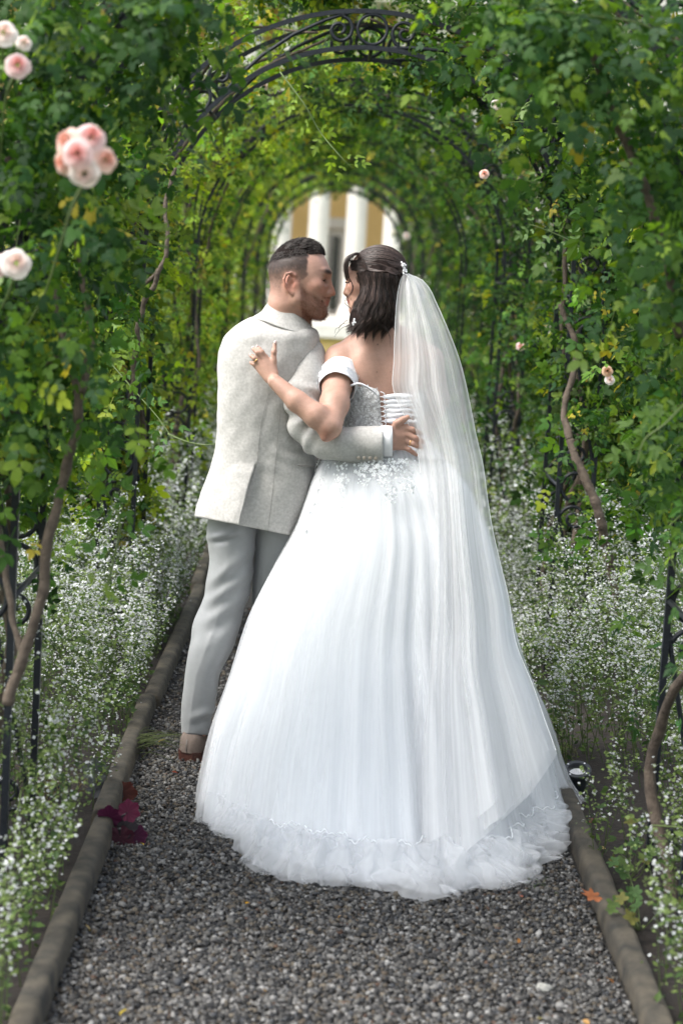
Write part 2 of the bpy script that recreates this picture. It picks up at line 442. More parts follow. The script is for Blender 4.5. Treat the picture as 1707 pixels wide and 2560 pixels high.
for i in range(-4, 7):
    cx = (COLX[9] + COLX[10])/2 + 2.04*i
    w = bpart('window', (cx, BY + 2.66, 1.05), (.30, .05, 1.2), 'white_stone')
    bpart('pane', (cx - .06, BY + 2.58, 1.0), (.04, .02, 1.05), 'glass', w); bpart('pane', (cx + .06, BY + 2.58, 1.0), (.04, .02, 1.05), 'glass', w)
    bpart('shutter', (cx - .24, BY + 2.56, 1.0), (.05, .02, 1.1), 'green_paint', w)
    bpart('lintel', (cx, BY + 2.6, 2.42), (.42, .14, .15), 'white_stone', w)
    w = bpart('window', (cx, BY + 2.66, 6.0), (.42, .05, .95), 'white_stone')
    bpart('pane', (cx - .17, BY + 2.58, 6.0), (.13, .02, .8), 'glass', w); bpart('pane', (cx + .17, BY + 2.58, 6.0), (.13, .02, .8), 'glass', w)
    bpart('lintel', (cx, BY + 2.6, 7.12), (.6, .14, .14), 'white_stone', w)

# ================================================================== FOLIAGE
def leaflet(x0, y0, ang, L, Wd, hi, curl=.10):
    if hi == 'mid':
        p = np.array([[0,0,0],[.26,.40,.05],[.26,-.40,.05],[.70,.40,.02],[.70,-.40,.02],[1,0,-curl]]); f = np.array([[0,2,1],[1,2,4],[1,4,3],[3,4,5]])
        p = p*np.array([L, Wd, L]); c, s = cos(ang), sin(ang); q = p.copy(); q[:, 0] = x0 + p[:, 0]*c - p[:, 1]*s; q[:, 1] = y0 + p[:, 0]*s + p[:, 1]*c
        q[:, 2] -= .18*q[:, 0]**2; return q, f
    """one leaflet blade starting at (x0, y0), pointing along ang"""
    if hi: p = np.array([[0,0,0],[.34,.42,.05],[.34,-.42,.05],[.45,0,-.02],[.72,.33,.03],[.72,-.33,.03],[1,0,-curl],[.1,.2,.02],[.1,-.2,.02]]); f = np.array([[0,3,7],[7,3,1],[0,8,3],[8,2,3],[3,6,4],[3,4,1],[3,5,6],[3,2,5]])
    else: p = np.array([[0,0,0],[.5,.46,.05],[.5,-.46,.05],[1,0,-curl]]); f = np.array([[0,3,1],[0,2,3]])
    p = p*np.array([L, Wd, L]); c, s = cos(ang), sin(ang)
    q = p.copy(); q[:, 0] = x0 + p[:, 0]*c - p[:, 1]*s; q[:, 1] = y0 + p[:, 0]*s + p[:, 1]*c
    q[:, 2] -= .18*q[:, 0]**2; return q, f
def compound(hi, seed, n=5):
    r = np.random.default_rng(seed); mb = MB()
    mb.add(*leaflet(.70, 0, r.normal(0, .1), .36, .24, hi))
    prs = [(.63, .31), (.30, .27)] if n == 5 else [(.66, .29), (.42, .27), (.18, .22)]
    for x, L in prs:
        for sg in (-1, 1): mb.add(*leaflet(x, 0, sg*(1.12 + r.normal(0, .16)), L*r.uniform(.85, 1.1), L*.64, hi))
    if hi is True: mb.add(np.array([[0, .012, 0], [0, -.012, 0], [.66, 0, -.07]]), np.array([[0, 1, 2]]))
    v, f, _ = mb.arrays(); return v, quadtri(f)
T_HI = [compound(True, i, 5 if i % 3 else 7) for i in range(6)]
T_MID = [compound('mid', i, 5 if i % 3 else 7) for i in range(6)]
T_LO = [compound(False, i, 5 if i % 3 else 7) for i in range(6)]
PAL = np.array([[.020, .056, .018], [.040, .094, .023], [.076, .146, .024], [.135, .208, .026], [.225, .275, .034], [.34, .28, .045], [.16, .23, .09]])
def leaf_frames(pos, axis, nrm, size):
    x = axis/(np.linalg.norm(axis, axis=1)[:, None] + 1e-9)
    z = nrm - (nrm*x).sum(1)[:, None]*x; z /= np.linalg.norm(z, axis=1)[:, None] + 1e-9
    y = np.cross(z, x); return pos, np.stack([x, y, z], -1)*size[:, None, None]
def scatter(name, pos, Rm, cols, temps, parent, mat, kind='stuff'):
    mbv, mbf, mbc, n0 = [], [], [], 0
    which = np.arange(len(pos)) % len(temps)
    for k, (tv, tf) in enumerate(temps):
        m = which == k
        if not m.any(): continue
        v = np.einsum('nij,vj->nvi', Rm[m], tv) + pos[m][:, None]
        f = tf[None] + (np.arange(m.sum())*len(tv))[:, None, None] + n0
        mbv.append(v.reshape(-1, 3)); mbf.append(f.reshape(-1, 3)); mbc.append(np.repeat(cols[m], len(tv), 0)); n0 += m.sum()*len(tv)
    return mobj(name, np.concatenate(mbv), np.concatenate(mbf), mat, parent, smooth=False, cols=np.concatenate(mbc), kind=kind)
def shoots(r, root, d, L, per, droop, up=.7):
    """leaves along shoots; returns position, axis, normal"""
    n = len(root); i = (np.arange(per) + .6)/per
    t = i[None, :, None]; D = d[:, None]; LL = L[:, None, None]
    p = root[:, None] + D*LL*t; p = p.copy(); p[..., 2] -= (droop[:, None]*L[:, None])*(i[None]**2)
    tang = np.repeat(D, per, 1).copy(); tang[..., 2] -= 2*droop[:, None]*i[None]
    side = np.cross(tang, [0, 0, 1.0]) + .2*r.normal(size=(n, per, 3)); side /= np.linalg.norm(side, axis=2)[..., None] + 1e-9
    sg = np.where(np.arange(per) % 2 == 0, 1, -1)[None, :, None]
    ax = tang*.7 + side*sg*.8 + .35*r.normal(size=(n, per, 3)); ax[..., 2] -= .15
    nr = np.array([0, -.35, up]) + .55*r.normal(size=(n, per, 3))
    return p.reshape(-1, 3), ax.reshape(-1, 3), nr.reshape(-1, 3)
SHOOT_LINES = {}
HALF_ARC = pi*R_MID/2
def rose(k, side, nsh, hi, size, inner, label, leaves_apart=0, pal_w=None, seed=0):
    r = np.random.default_rng(100*k + (1 if side > 0 else 0) + seed); Y0 = ARCH_Y[k]
    root = thing('climbing_rose', label, 'rose', (side*(R_MID + .04), Y0 + .25, 0), 'climbing roses on the arches')
    top = TOTAL/2 - .25
    s = side*r.uniform(-.12 if side > 0 else .0, 1, nsh)*top
    rad = r.normal(.10, .15, nsh); yo = r.uniform(-.12, DEPTH + .2, nsh) if k < 2 else r.uniform(-.45, DEPTH + .75, nsh)
    p0 = arch_pt(s, rad, 0.0); p0[:, 1] = Y0 + yo
    a = np.clip(s, -HALF_ARC, HALF_ARC)/R_MID
    outw = np.stack([np.sin(a), 0*a, np.cos(a)], -1)
    d = outw*(rad/.22)[:, None]*.7 + np.stack([0*a, (yo - .3)/.5, 0*a], -1)*.8 + .75*r.normal(size=(nsh, 3)) + np.array([0, -.15, .1])
    d /= np.linalg.norm(d, axis=1)[:, None]; L = r.uniform(.12, .42, nsh)*(1.2 if hi else 1)
    per = 7
    pos, ax, nr = shoots(r, p0, d, L, per, r.uniform(.2, 1.0, nsh))
    nr += .5*np.repeat(outw, per, 0)*[1, 1, 0] + np.array([-side*.25, 0, 0])
    # keep the walkway free, keep the scrollwork of the second arch in sight
    x, y, z = pos.T; rr = np.where(z > SPRING, np.hypot(x, z - SPRING), np.abs(x))
    lim = inner + (.10 if k < 4 else .05)*wob(pos, .5, 7 + k)
    if k >= 4: keep0 = (z > SPRING - .1) | (r.random(len(z)) < (0, 0, 0, 0, .8, .55, .4, .35)[k])
    else: keep0 = True
    if k == 0: lim = np.where(z > SPRING + .45, .86, lim)
    keep = keep0 & (rr > lim) & (side*x > -.35) & (z > .30 + .2*r.random(len(z)))
    fr = (np.abs(rr - R_MID) < .14) & (y < Y0 + .32)
    if k == 1:
        ang = np.degrees(np.arctan2(x, z - SPRING))
        win = (z > SPRING) & (ang > -62) & (ang < 8)
        keep &= ~((z > SPRING) & (ang >= 8) & (ang < 40) & (rr < 1.06) & (y < Y0 + .3) & (r.random(len(z)) < .6))
        keep &= ~(win & (rr < 1.10) & (y < Y0 + .70) & (r.random(len(z)) < .975))
        keep &= ~(win & (y < Y0 + .12) & (rr < 1.3))
    if k == 2: keep &= ~((z > SPRING) & (rr < 1.04) & (y < Y0 + .4) & (r.random(len(z)) < .5))
    keep &= ~((z < 1.0) & (rr < 1.12) & (y < Y0 + .45) & (r.random(len(z)) < (.72 if k < 3 else .3)))
    if k == 0: keep &= ~((np.abs(x) < .74) & (z < 1.15)) & ~((z < .95) & (r.random(len(z)) < .85)) & ~((z > 2.05) & (np.abs(x) < .75) & (r.random(len(z)) < .75))  # unseen crown of the nearest rose thinned to let light onto the couple
    pos, ax, nr = pos[keep], ax[keep], nr[keep]; n = len(pos)
    sz = size*r.lognormal(0, .22, n)
    w = np.array(pal_w if pal_w is not None else [.2, .27, .25, .14, .08, .03, .03]); w = w/w.sum()
    shade = r.choice(len(PAL), n, p=w); cl = np.repeat(r.lognormal(-.05, .38, nsh), per)[keep]; cols = PAL[shade]*r.uniform(.75, 1.25, (n, 1))*(cl*(1 + .35*wob(pos, .35, 300 + k)))[:, None]
    P_, R_ = leaf_frames(pos, ax, nr, sz)
    if leaves_apart:
        u = (RWC.T @ (pos - CAM).T).T; px = W0/2 + FPX*u[:, 0]/-u[:, 2]; py = H0/2 - FPX*u[:, 1]/-u[:, 2]
        vis = np.where((px > 5) & (px < W0 - 5) & (py > 5) & (py < H0 - 5))[0]
        sc = -pos[vis, 1] + .12*r.normal(size=len(vis)); pick = vis[np.argsort(-sc)[:leaves_apart]]
        msk = np.zeros(n, bool); msk[pick] = True
        var = []
        for q in range(7):
            tv, tf = T_HI[q % 6]; var.append(mesh_data('leaf', tv, tf, M['leaf'], False, np.tile(PAL[q], (len(tv), 1))))
        o0 = off(root)
        for i in pick:
            o = bpy.data.objects.new('leaf', var[shade[i]]); put(o, root)
            mt = np.eye(4); mt[:3, :3] = R_[i]; mt[:3, 3] = pos[i] - o0; o.matrix_local = Matrix(mt.tolist())
        rest = ~msk
    else: rest = np.ones(n, bool)
    scatter('foliage', P_[rest], R_[rest], cols[rest], T_MID if k == 1 else T_LO, root, M['leaf'])
    # canes: woody stems climbing the leg, thinning over the arch
    for c in range(3 if k < 3 else 2):
        ss = side*np.array([TOTAL/2 + .02, TOTAL/2 - .4, TOTAL/2 - .9, TOTAL/2 - 1.4, HALF_ARC*.75, HALF_ARC*.35, .1*c])
        q = arch_pt(ss, r.normal(.03, .07, 7), 0); q[:, 1] = Y0 + .25 + r.normal(0, .16, 7); q[:, 0] += r.normal(0, .03, 7)
        pp = smooth_path(q, 46); pp += .012*np.stack([wob(pp, .3, 20 + c), wob(pp, .3, 30 + c), 0*pp[:, 0]], -1)
        rad_ = np.linspace(.019 - .003*c, .005, 46)*(1 + .15*wob(pp, .08, 40 + c))
        v, f = tube(pp, rad_, 7); mobj('cane', v, quadtri(f), M['bark'], root)
    # green shoots that carry the sprays
    if k < 2:
        mb = MB(); q = r.choice(nsh, 110, replace=False)
        for i in q:
            t = np.linspace(0, 1, 5)[:, None]; pp = p0[i] + d[i]*L[i]*t; pp[:, 2] -= .5*L[i]*t[:, 0]**2
            if (np.hypot(pp[:, 0], np.maximum(pp[:, 2] - SPRING, 0)) < inner).any(): continue
            v, f = tube(pp, np.linspace(.0028, .0012, 5), 3, cap=False); mb.add(v, f)
        mb_obj(mb, 'shoots', M['greenstem'], root, kind='stuff')
    return root

ROSES = {}
if 'leaves' not in FAST:
    LW = [.05, .12, .22, .29, .24, .04, .04]; RW = [.26, .34, .22, .09, .03, .02, .04]; NW = [.36, .34, .20, .06, .02, .01, .01]  # leaf colour carries light: left yellower as backlit, nearest arch darkened as in shade
    names = ['nearest', 'second', 'third', 'fourth', 'fifth', 'sixth', 'seventh', 'last']
    for k in range(8):
        for side in (-1, 1):
            nsh = [1250, 1900, 1500, 1150, 850, 620, 520, 480][k]
            hi = k < 2
            inner = [.66, .84, .84, .86, .88, .90, .92, .92][k]
            size = [.088, .084, .089, .098, .107, .117, .12, .125][k]
            lab = 'climbing rose with dense green leaves on the %s side of the %s arch' % ('left' if side < 0 else 'right', names[k])
            ROSES[(k, side)] = rose(k, side, nsh, hi, size, inner, lab, leaves_apart=240 if k < 2 else 0, pal_w=NW if k == 0 else LW if side < 0 else RW)

# ------------------------------------------------------------------ white flowering herb along both kerbs
def herb(name, side, label):
    r = np.random.default_rng(50 if side < 0 else 51); root_v, root_f, root_c = [], [], []; n0 = 0
    def emit(pos, ax, nr, size, cols, tv, tf):
        nonlocal n0
        _, R = leaf_frames(pos, ax, nr, size)
        v = np.einsum('nij,vj->nvi', R, tv) + pos[:, None]
        root_v.append(v.reshape(-1, 3)); root_f.append((tf[None] + (np.arange(len(pos))*len(tv))[:, None, None] + n0).reshape(-1, 3)); root_c.append(np.repeat(cols, len(tv), 0)); n0 += v.shape[0]*v.shape[1]
    fl = np.array([[.65,.1,.12],[-.15,.6,-.05],[-.6,-.15,.12],[.15,-.6,-.05]]); ff = np.array([[0,1,2],[0,2,3]])
    lf = np.array([[0,0,0],[.5,.28,.05],[.5,-.28,.05],[1,0,0]]); lff = np.array([[0,3,1],[0,2,3]])
    st_v = np.array([[0,.5,0],[0,-.5,0],[0,0,.6]])
    for y0, y1, dens, nfl, nlf, fs in ((-2.4, 3.0, 195, 80, 34, .0069), (3.0, 8, 75, 56, 18, .0112), (8, 20, 32, 32, 10, .0175)):
        A = (y1 - y0)*.78; n = int(A*dens)
        x = side*(.70 + .78*r.random(n)**1.15); y = r.uniform(y0, y1, n)
        h = (.34 + .26*np.clip((np.abs(x) - .70)/.3, 0, 1))*(1 + .30*wob(np.stack([x, y], -1), .9, 60 + side))*r.uniform(.75, 1.12, n)
        if side < 0: gap = (wob(np.stack([x, y], -1), 1.3, 77) < -.75) & (np.abs(x) < .95)
        else: gap = (wob(np.stack([x, y], -1), 1.1, 78) < -.8) & (np.abs(x) < .9)
        if side > 0: gap |= (np.abs(x) < .93) & (y < -.05) & (y > -1.9) & (r.random(n) < .72)
        else: gap |= (np.abs(x) < .88) & (y < .1) & (y > -1.2) & (r.random(n) < .8)
        if side > 0: gap |= (x < .97) & (y < .02) & (y > -.85) & (r.random(n) < .93)
        gap |= (y < -.7) & (r.random(n) < np.clip((-.4 - y)*.5, 0, .5))
        x, y, h = x[~gap], y[~gap], h[~gap]; n = len(x)
        lean = np.stack([r.normal(-side*.10, .20, n), r.normal(-.05, .18, n)], -1)
        # a stem keeps to its own bed
        lean[:, 0] = np.where(side*(x + lean[:, 0]*h/.5*.5) < .62, 0, lean[:, 0])
        def at(i, t):
            return np.stack([x[i] + lean[i, 0]*h[i]*t**1.5, y[i] + lean[i, 1]*h[i]*t**1.5, h[i]*t], -1)
        i = np.repeat(np.arange(n), nfl); t = 1 - .62*r.random(len(i))**1.35; t = np.round(t*14)/14 + r.normal(0, .012, len(t))
        q = at(i, t); a = r.uniform(0, 2*pi, len(i)); rad = r.uniform(.004, .035, len(i))*(1.35 - t)*1.6
        q += np.stack([np.cos(a)*rad, np.sin(a)*rad, r.normal(0, .006, len(i))], -1)
        ax = np.stack([np.cos(a), np.sin(a), .3*r.normal(size=len(i))], -1); nr = np.stack([.6*np.cos(a), .6*np.sin(a) - .4, .7 + 0*a], -1) + .4*r.normal(size=(len(i), 3))
        c = np.array([.52, .54, .54])*r.uniform(.6, 1.15, (len(i), 1)); grn = r.random(len(i)) < np.where(y[i] < -.5, .62, .36); c[grn] = np.array([.16, .22, .07])*r.uniform(.6, 1.3, (grn.sum(), 1))
        emit(q, ax, nr, fs*r.lognormal(0, .25, len(i)), c, fl, ff)
        i = np.repeat(np.arange(n), nlf); t = .05 + .85*r.random(len(i)); q = at(i, t); a = r.uniform(0, 2*pi, len(i))
        q += np.stack([np.cos(a), np.sin(a), 0*a], -1)*.008
        ax = np.stack([np.cos(a), np.sin(a), .5*r.normal(size=len(i))], -1); nr = np.array([0, -.3, .8]) + .5*r.normal(size=(len(i), 3))
        c = np.array([[.045, .085, .025], [.07, .12, .03], [.11, .16, .04]])[r.choice(3, len(i))]*r.uniform(.7, 1.2, (len(i), 1))
        emit(q, ax, nr, fs*2.6*r.lognormal(0, .3, len(i)), c, lf, lff)
        # stems
        j = np.arange(n); base = at(j, np.zeros(n)); tip = at(j, np.ones(n)); dv = tip - base; w = .0016 if y0 < 0 else .003
        vv = np.concatenate([base + [w, 0, 0], base - [w, 0, 0], tip], 1).reshape(-1, 3); k = len(base)
        root_v.append(vv); root_f.append(np.arange(3*k).reshape(-1, 3) + n0); root_c.append(np.tile([[.07, .10, .035]], (3*k, 1))); n0 += 3*k
    o = mobj(name, np.concatenate(root_v), np.concatenate(root_f), M['petalw'], None, smooth=False, cols=np.concatenate(root_c)); o['kind'] = 'stuff'
    return tag(o, label, 'flowers')
if 'herb' not in FAST:
    herb('white_flowering_herb', -1, 'frothy white flowering herb filling the bed along the left kerb')
    herb('white_flowering_herb', 1, 'frothy white flowering herb filling the bed along the right kerb')

# ================================================================== PEOPLE: implicit surfaces
class Field:
    """signed distance grid; primitives are blended into it, then skinned as one continuous surface"""
    def __init__(s, lo, hi, h):
        s.lo = np.asarray(lo, float); s.h = h; s.n = (np.ceil((np.asarray(hi) - s.lo)/h).astype(int) + 1)
        s.a = np.full(s.n, .2, np.float32)
    def window(s, lo, hi):
        i0 = np.clip(np.floor((np.asarray(lo) - s.lo)/s.h).astype(int), 0, s.n - 1); i1 = np.clip(np.ceil((np.asarray(hi) - s.lo)/s.h).astype(int) + 1, 1, s.n)
        g = np.stack(np.meshgrid(*[np.arange(i0[k], i1[k], dtype=np.float32) for k in range(3)], indexing='ij'), -1)*np.float32(s.h) + s.lo.astype(np.float32)
        return tuple(slice(i0[k], i1[k]) for k in range(3)), g
    def blend(s, sl, d, k, sub=False):
        a = s.a[sl]
        if sub: d = -d; hh = np.clip(.5 - .5*(a - d)/k, 0, 1); s.a[sl] = a*(1 - hh) + d*hh + k*hh*(1 - hh)
        else: hh = np.clip(.5 + .5*(d - a)/k, 0, 1); s.a[sl] = d*(1 - hh) + a*hh - k*hh*(1 - hh)
    def cone(s, a, b, ra, rb, k=.012, flat=None, sub=False):
        """round cone; flat=(direction, factor) squashes it along a direction"""
        a = np.asarray(a, float); b = np.asarray(b, float); m = max(ra, rb) + k + .02
        sl, g = s.window(np.minimum(a, b) - m, np.maximum(a, b) + m)
        if g.size == 0: return
        ab = b - a; L2 = max(ab.dot(ab), 1e-9); q = g - a; t = np.clip(q @ ab/L2, 0, 1)
        q = q - t[..., None]*ab
        if flat is not None:
            dv, fa = np.asarray(flat[0], float), flat[1]; dv = dv/np.linalg.norm(dv); q = q + (q @ dv)[..., None]*dv*(1/fa - 1)
        s.blend(sl, np.linalg.norm(q, axis=-1) - (ra + (rb - ra)*t), k, sub)
    def ball(s, c, r, k=.012, R=None, sub=False):
        """ellipsoid with semi-axes r in the frame R (columns)"""
        c = np.asarray(c, float); r = np.broadcast_to(np.asarray(r, float), (3,)); m = r.max() + k + .02
        sl, g = s.window(c - m, c + m)
        if g.size == 0: return
        q = (g - c) if R is None else (g - c) @ np.asarray(R, float)
        k0 = np.linalg.norm(q/r, axis=-1); k1 = np.linalg.norm(q/r**2, axis=-1) + 1e-9
        s.blend(sl, k0*(k0 - 1)/k1, k, sub)
    def chain(s, pts, rad, k=.012, flat=None):
        for i in range(len(pts) - 1): s.cone(pts[i], pts[i+1], rad[i], rad[i+1], k, flat)
    def skin(s, smooth=2):
        a = s.a; neg = a < 0; n = np.array(a.shape)
        c = np.zeros(n - 1, np.uint8)
        for dx in (0, 1):
            for dy in (0, 1):
                for dz in (0, 1): c += neg[dx:n[0]-1+dx, dy:n[1]-1+dy, dz:n[2]-1+dz]
        act = np.argwhere((c > 0) & (c < 8)); idx = np.full(n - 1, -1, np.int32); idx[tuple(act.T)] = np.arange(len(act))
        co = np.array([[i, j, k] for i in (0, 1) for j in (0, 1) for k in (0, 1)])
        val = np.stack([a[act[:, 0] + o[0], act[:, 1] + o[1], act[:, 2] + o[2]] for o in co], 1)
        acc = np.zeros((len(act), 3)); cnt = np.zeros(len(act))
        for i in range(8):
            for j in range(i + 1, 8):
                if np.abs(co[i] - co[j]).sum() != 1: continue
                m = (val[:, i] < 0) != (val[:, j] < 0); t = val[m, i]/(val[m, i] - val[m, j])
                acc[m] += co[i] + t[:, None]*(co[j] - co[i]); cnt[m] += 1
        v = (act + acc/cnt[:, None])*s.h + s.lo
        F = []
        for ax in range(3):
            b, d = [(1, 2), (2, 0), (0, 1)][ax]
            s0 = [slice(1, -1)]*3; s0[ax] = slice(0, -1); s1 = list(s0); s1[ax] = slice(1, None)
            # edges along ax between interior nodes
            lo_ = [1, 1, 1]; lo_[ax] = 0
            e = np.argwhere(neg[tuple(s0)] != neg[tuple(s1)]) + lo_
            if not len(e): continue
            fl = neg[tuple(e.T)]
            def cell(ob, od):
                q = e.copy(); q[:, b] += ob; q[:, d] += od; return idx[tuple(q.T)]
            f = np.stack([cell(-1, -1), cell(0, -1), cell(0, 0), cell(-1, 0)], 1); f[~fl] = f[~fl][:, ::-1]; F.append(f)
        f = np.concatenate(F); f = f[(f >= 0).all(1)]
        for _ in range(smooth):
            acc = np.zeros_like(v); cnt = np.zeros(len(v))
            for i in range(4):
                p, q = f[:, i], f[:, (i+1) % 4]
                for w in range(3): acc[:, w] += np.bincount(p, v[q, w], len(v)) + np.bincount(q, v[p, w], len(v))
                cnt += np.bincount(p, minlength=len(v)) + np.bincount(q, minlength=len(v))
            v = .45*v + .55*acc/np.maximum(cnt, 1)[:, None]
        return v, f

def simplify(v, f, c, hidden, cell=.016):
    """merge vertices that clothes cover"""
    key = np.round(v/cell).astype(np.int64); kk = key[:, 0]*4000003 + key[:, 1]*2003 + key[:, 2]
    kk = np.where(hidden, kk, 10**12 + np.arange(len(v))); u, inv = np.unique(kk, return_inverse=True); cnt = np.bincount(inv)
    nv = np.stack([np.bincount(inv, v[:, k])/cnt for k in range(3)], 1); nc = np.stack([np.bincount(inv, c[:, k])/cnt for k in range(3)], 1)
    g = inv[f]; t = np.concatenate([g[:, [0, 1, 2]], g[:, [0, 2, 3]]]); t = t[(t[:, 0] != t[:, 1]) & (t[:, 1] != t[:, 2]) & (t[:, 0] != t[:, 2])]
    return nv, t, nc
PX = .001265      # metres per photo pixel in the couple's plane
def axes(fwd, up=(0, 0, 1)):
    f = np.asarray(fwd, float); f /= np.linalg.norm(f); u = np.asarray(up, float); u = u - u.dot(f)*f; u /= np.linalg.norm(u)
    return np.stack([f, np.cross(u, f), u], 1)      # columns: forward, to its left, up
def add_head(F, o, R, k=1.0, male=True):
    """head built round the ear canal o; columns of R: forward, left, up; sizes in millimetres"""
    W = lambda x, y, z: o + R @ (np.array([x, y, z], float)*k*.001)
    mm = .001*k
    F.ball(W(10, 0, 45), np.array([95, 75, 91])*mm, .01, R)
    F.ball(W(50, 0, 22), np.array([58, 62, 68])*mm, .02, R)
    F.ball(W(52, 0, -26), np.array([50, 55, 58])*mm, .02, R)
    F.ball(W(62, 0, -66), np.array([36, 42, 36])*mm, .018, R)
    F.cone(W(84, 0, -84), W(76, 0, -84), (18 if male else 14)*mm, 22*mm, .012)
    for s in (-1, 1):
        F.cone(W(14, s*52, -46), W(78, s*20, -86), (16 if male else 12)*mm, 15*mm, .02)
        F.cone(W(8, s*60, -5), W(14, s*53, -48), 14*mm, 14*mm, .02)
        F.ball(W(72, s*44, -4), np.array([20, 17, 17])*mm, .02, R)
        F.cone(W(92, s*38, 40), W(104, s*8, 40), (9.5 if male else 8)*mm, (10 if male else 8)*mm, .012)
        F.ball(W(101, s*33, 13), np.array([16, 19, 13])*mm, .009, R, sub=True)
        F.ball(W(83, s*32, 13), 13.5*mm, .004)
        F.cone(W(96, s*20, 22), W(90, s*45, 18), 4*mm, 3*mm, .006)       # upper lid
        F.cone(W(94, s*22, 3), W(88, s*44, 5), 3.2*mm, 3*mm, .006)       # lower lid
    n = 0 if male else -4
    F.cone(W(105, 0, 24), W(114 + n, 0, -10), 6.5*mm, 8*mm, .010)
    F.cone(W(114 + n, 0, -8), W(118 + n, 0, -22), 8*mm, 10*mm, .006)
    for s in (-1, 1): F.ball(W(106 + n, s*12, -25), np.array([11, 7, 8])*mm, .006, R)
    F.cone(W(104, 0, -33), W(104, 0, -42), 7*mm, 6*mm, .010)
    for s in (-1, 1):
        F.cone(W(103, 0, -47), W(88, s*24, -49), 5.6*mm, 3.2*mm, .005)
        F.cone(W(99, 0, -59), W(86, s*22, -53), 6.6*mm, 3.2*mm, .005)
        F.ball(W(84, s*29, -50), np.array([5, 4, 4])*mm, .006, R, sub=True)
        # ear
        er = lambda x, z, y=74: W(x, s*y, z)
        helix = [(10, 8, 68), (8, 24, 74), (-4, 32, 79), (-18, 28, 82), (-25, 12, 83), (-22, -8, 81), (-12, -24, 76), (-1, -34, 70), (6, -27, 66)]
        for a, b in zip(helix[:-1], helix[1:]): F.cone(er(a[0], a[1], a[2]), er(b[0], b[1], b[2]), 4.6*mm, 4.6*mm, .003)
        F.ball(er(-8, 2, 68), np.array([17, 7, 28])*mm, .005, R)
        F.ball(er(-1, -3, 77), np.array([8, 8, 11])*mm, .004, R, sub=True)
        F.cone(er(-12, 18, 73), er(-14, -8, 73), 3*mm, 3.5*mm, .004)
        F.ball(er(-1, -28, 70), np.array([7, 5, 8])*mm, .005, R)
        F.ball(er(7, -6, 71), np.array([4, 4, 7])*mm, .004, R)
    return W
def add_hand(F, wrist, mcps, fingers, thumb, nrm, rf, rw, kpalm=.010):
    """palm from the wrist to the knuckles; each finger a chain of joints; thumb leaves the side of the palm"""
    n = len(mcps)
    for i, m in enumerate(mcps):
        w = wrist + (m - np.mean(mcps, 0))*.45
        F.cone(w, m, rw*.62, rf*1.28, kpalm, (nrm, .78))
    for m, fg, q in zip(mcps, fingers, (.97, 1.0, .97, .86)):
        pts = [m] + fg; F.chain(pts, [rf*1.16*q, rf*1.05*q, rf*.95*q, rf*.80*q][:len(pts)], .0035)
    F.chain(thumb, [rf*1.75, rf*1.3, rf*1.12, rf*.9][:len(thumb)], .007)

def skin_cols(v, base, parts):
    """vertex tint: base skin with local patches; parts = (center, radius vec, frame, colour, strength)"""
    c = np.tile(np.asarray(base, float), (len(v), 1))
    c *= (1 + .05*wob(v, .06, 90) + .04*wob(v, .02, 91))[:, None]
    for ce, r, R, col, st, soft in parts:
        q = ((v - ce) @ R)/np.asarray(r); d = np.linalg.norm(q, axis=1)
        w = np.clip((1 + soft - d)/(2*soft), 0, 1)*st; w = w[:, None]; c = c*(1 - w) + np.asarray(col)*w
    return c
M['skin'] = simple('skin', (1, 1, 1), .48, tint=True, sub=.12, spec=.4, var=(.80, .78, .78), vscale=420, bump=.10, bscale=700)
M['hair'] = simple('dark_hair', (1, 1, 1), .45, tint=True, spec=.38)
M['hair_base'] = simple('hair_mass', (1, 1, 1), .9, tint=True, spec=.08)
M['jacket'] = simple('light_grey_wool', (.54, .53, .51), .95, 0, (.385, .375, .36), 120, .15, 700, sheen=.0, detail=9)
M['jacket_edge'] = simple('jacket_seam', (.20, .19, .18), .95)
M['trouser'] = simple('grey_trousers', (.25, .26, .265), .45, 0, (.23, .24, .245), 60, .1, 1200, sheen=.15)
M['shirt'] = simple('white_shirt', (.82, .82, .84), .8)
M['suede'] = simple('taupe_suede', (.16, .125, .105), .95, 0, (.12, .095, .08), 90, .3, 600)
M['heel'] = simple('heel_leather', (.07, .024, .016), .5, 0, (.04, .014, .010), 60, .1, 200)
M['sole'] = simple('dark_sole', (.02, .016, .014), .7)
M['gold'] = simple('gold', (.85, .52, .22), .25, 1.0)
M['pearl'] = simple('pearl', (.82, .82, .84), .25, spec=.7)
M['button'] = simple('horn_button', (.33, .29, .24), .4)
M['satin'] = simple('white_satin', (.82, .84, .88), .5, 0, (.78, .80, .86), 30)
M['lace'] = simple('white_lace', (.86, .88, .9), .6, spec=.6)
M['bodice'] = simple('lace_bodice', (.34, .34, .35), .7, 0, (.80, .81, .82), 95, .5, 220, detail=3)
M['eye'] = simple('dark_eye', (.03, .018, .012), .12); M['lash'] = simple('lash', (.008, .006, .006), .6)
M['nail'] = simple('nail', (.85, .62, .58), .2)

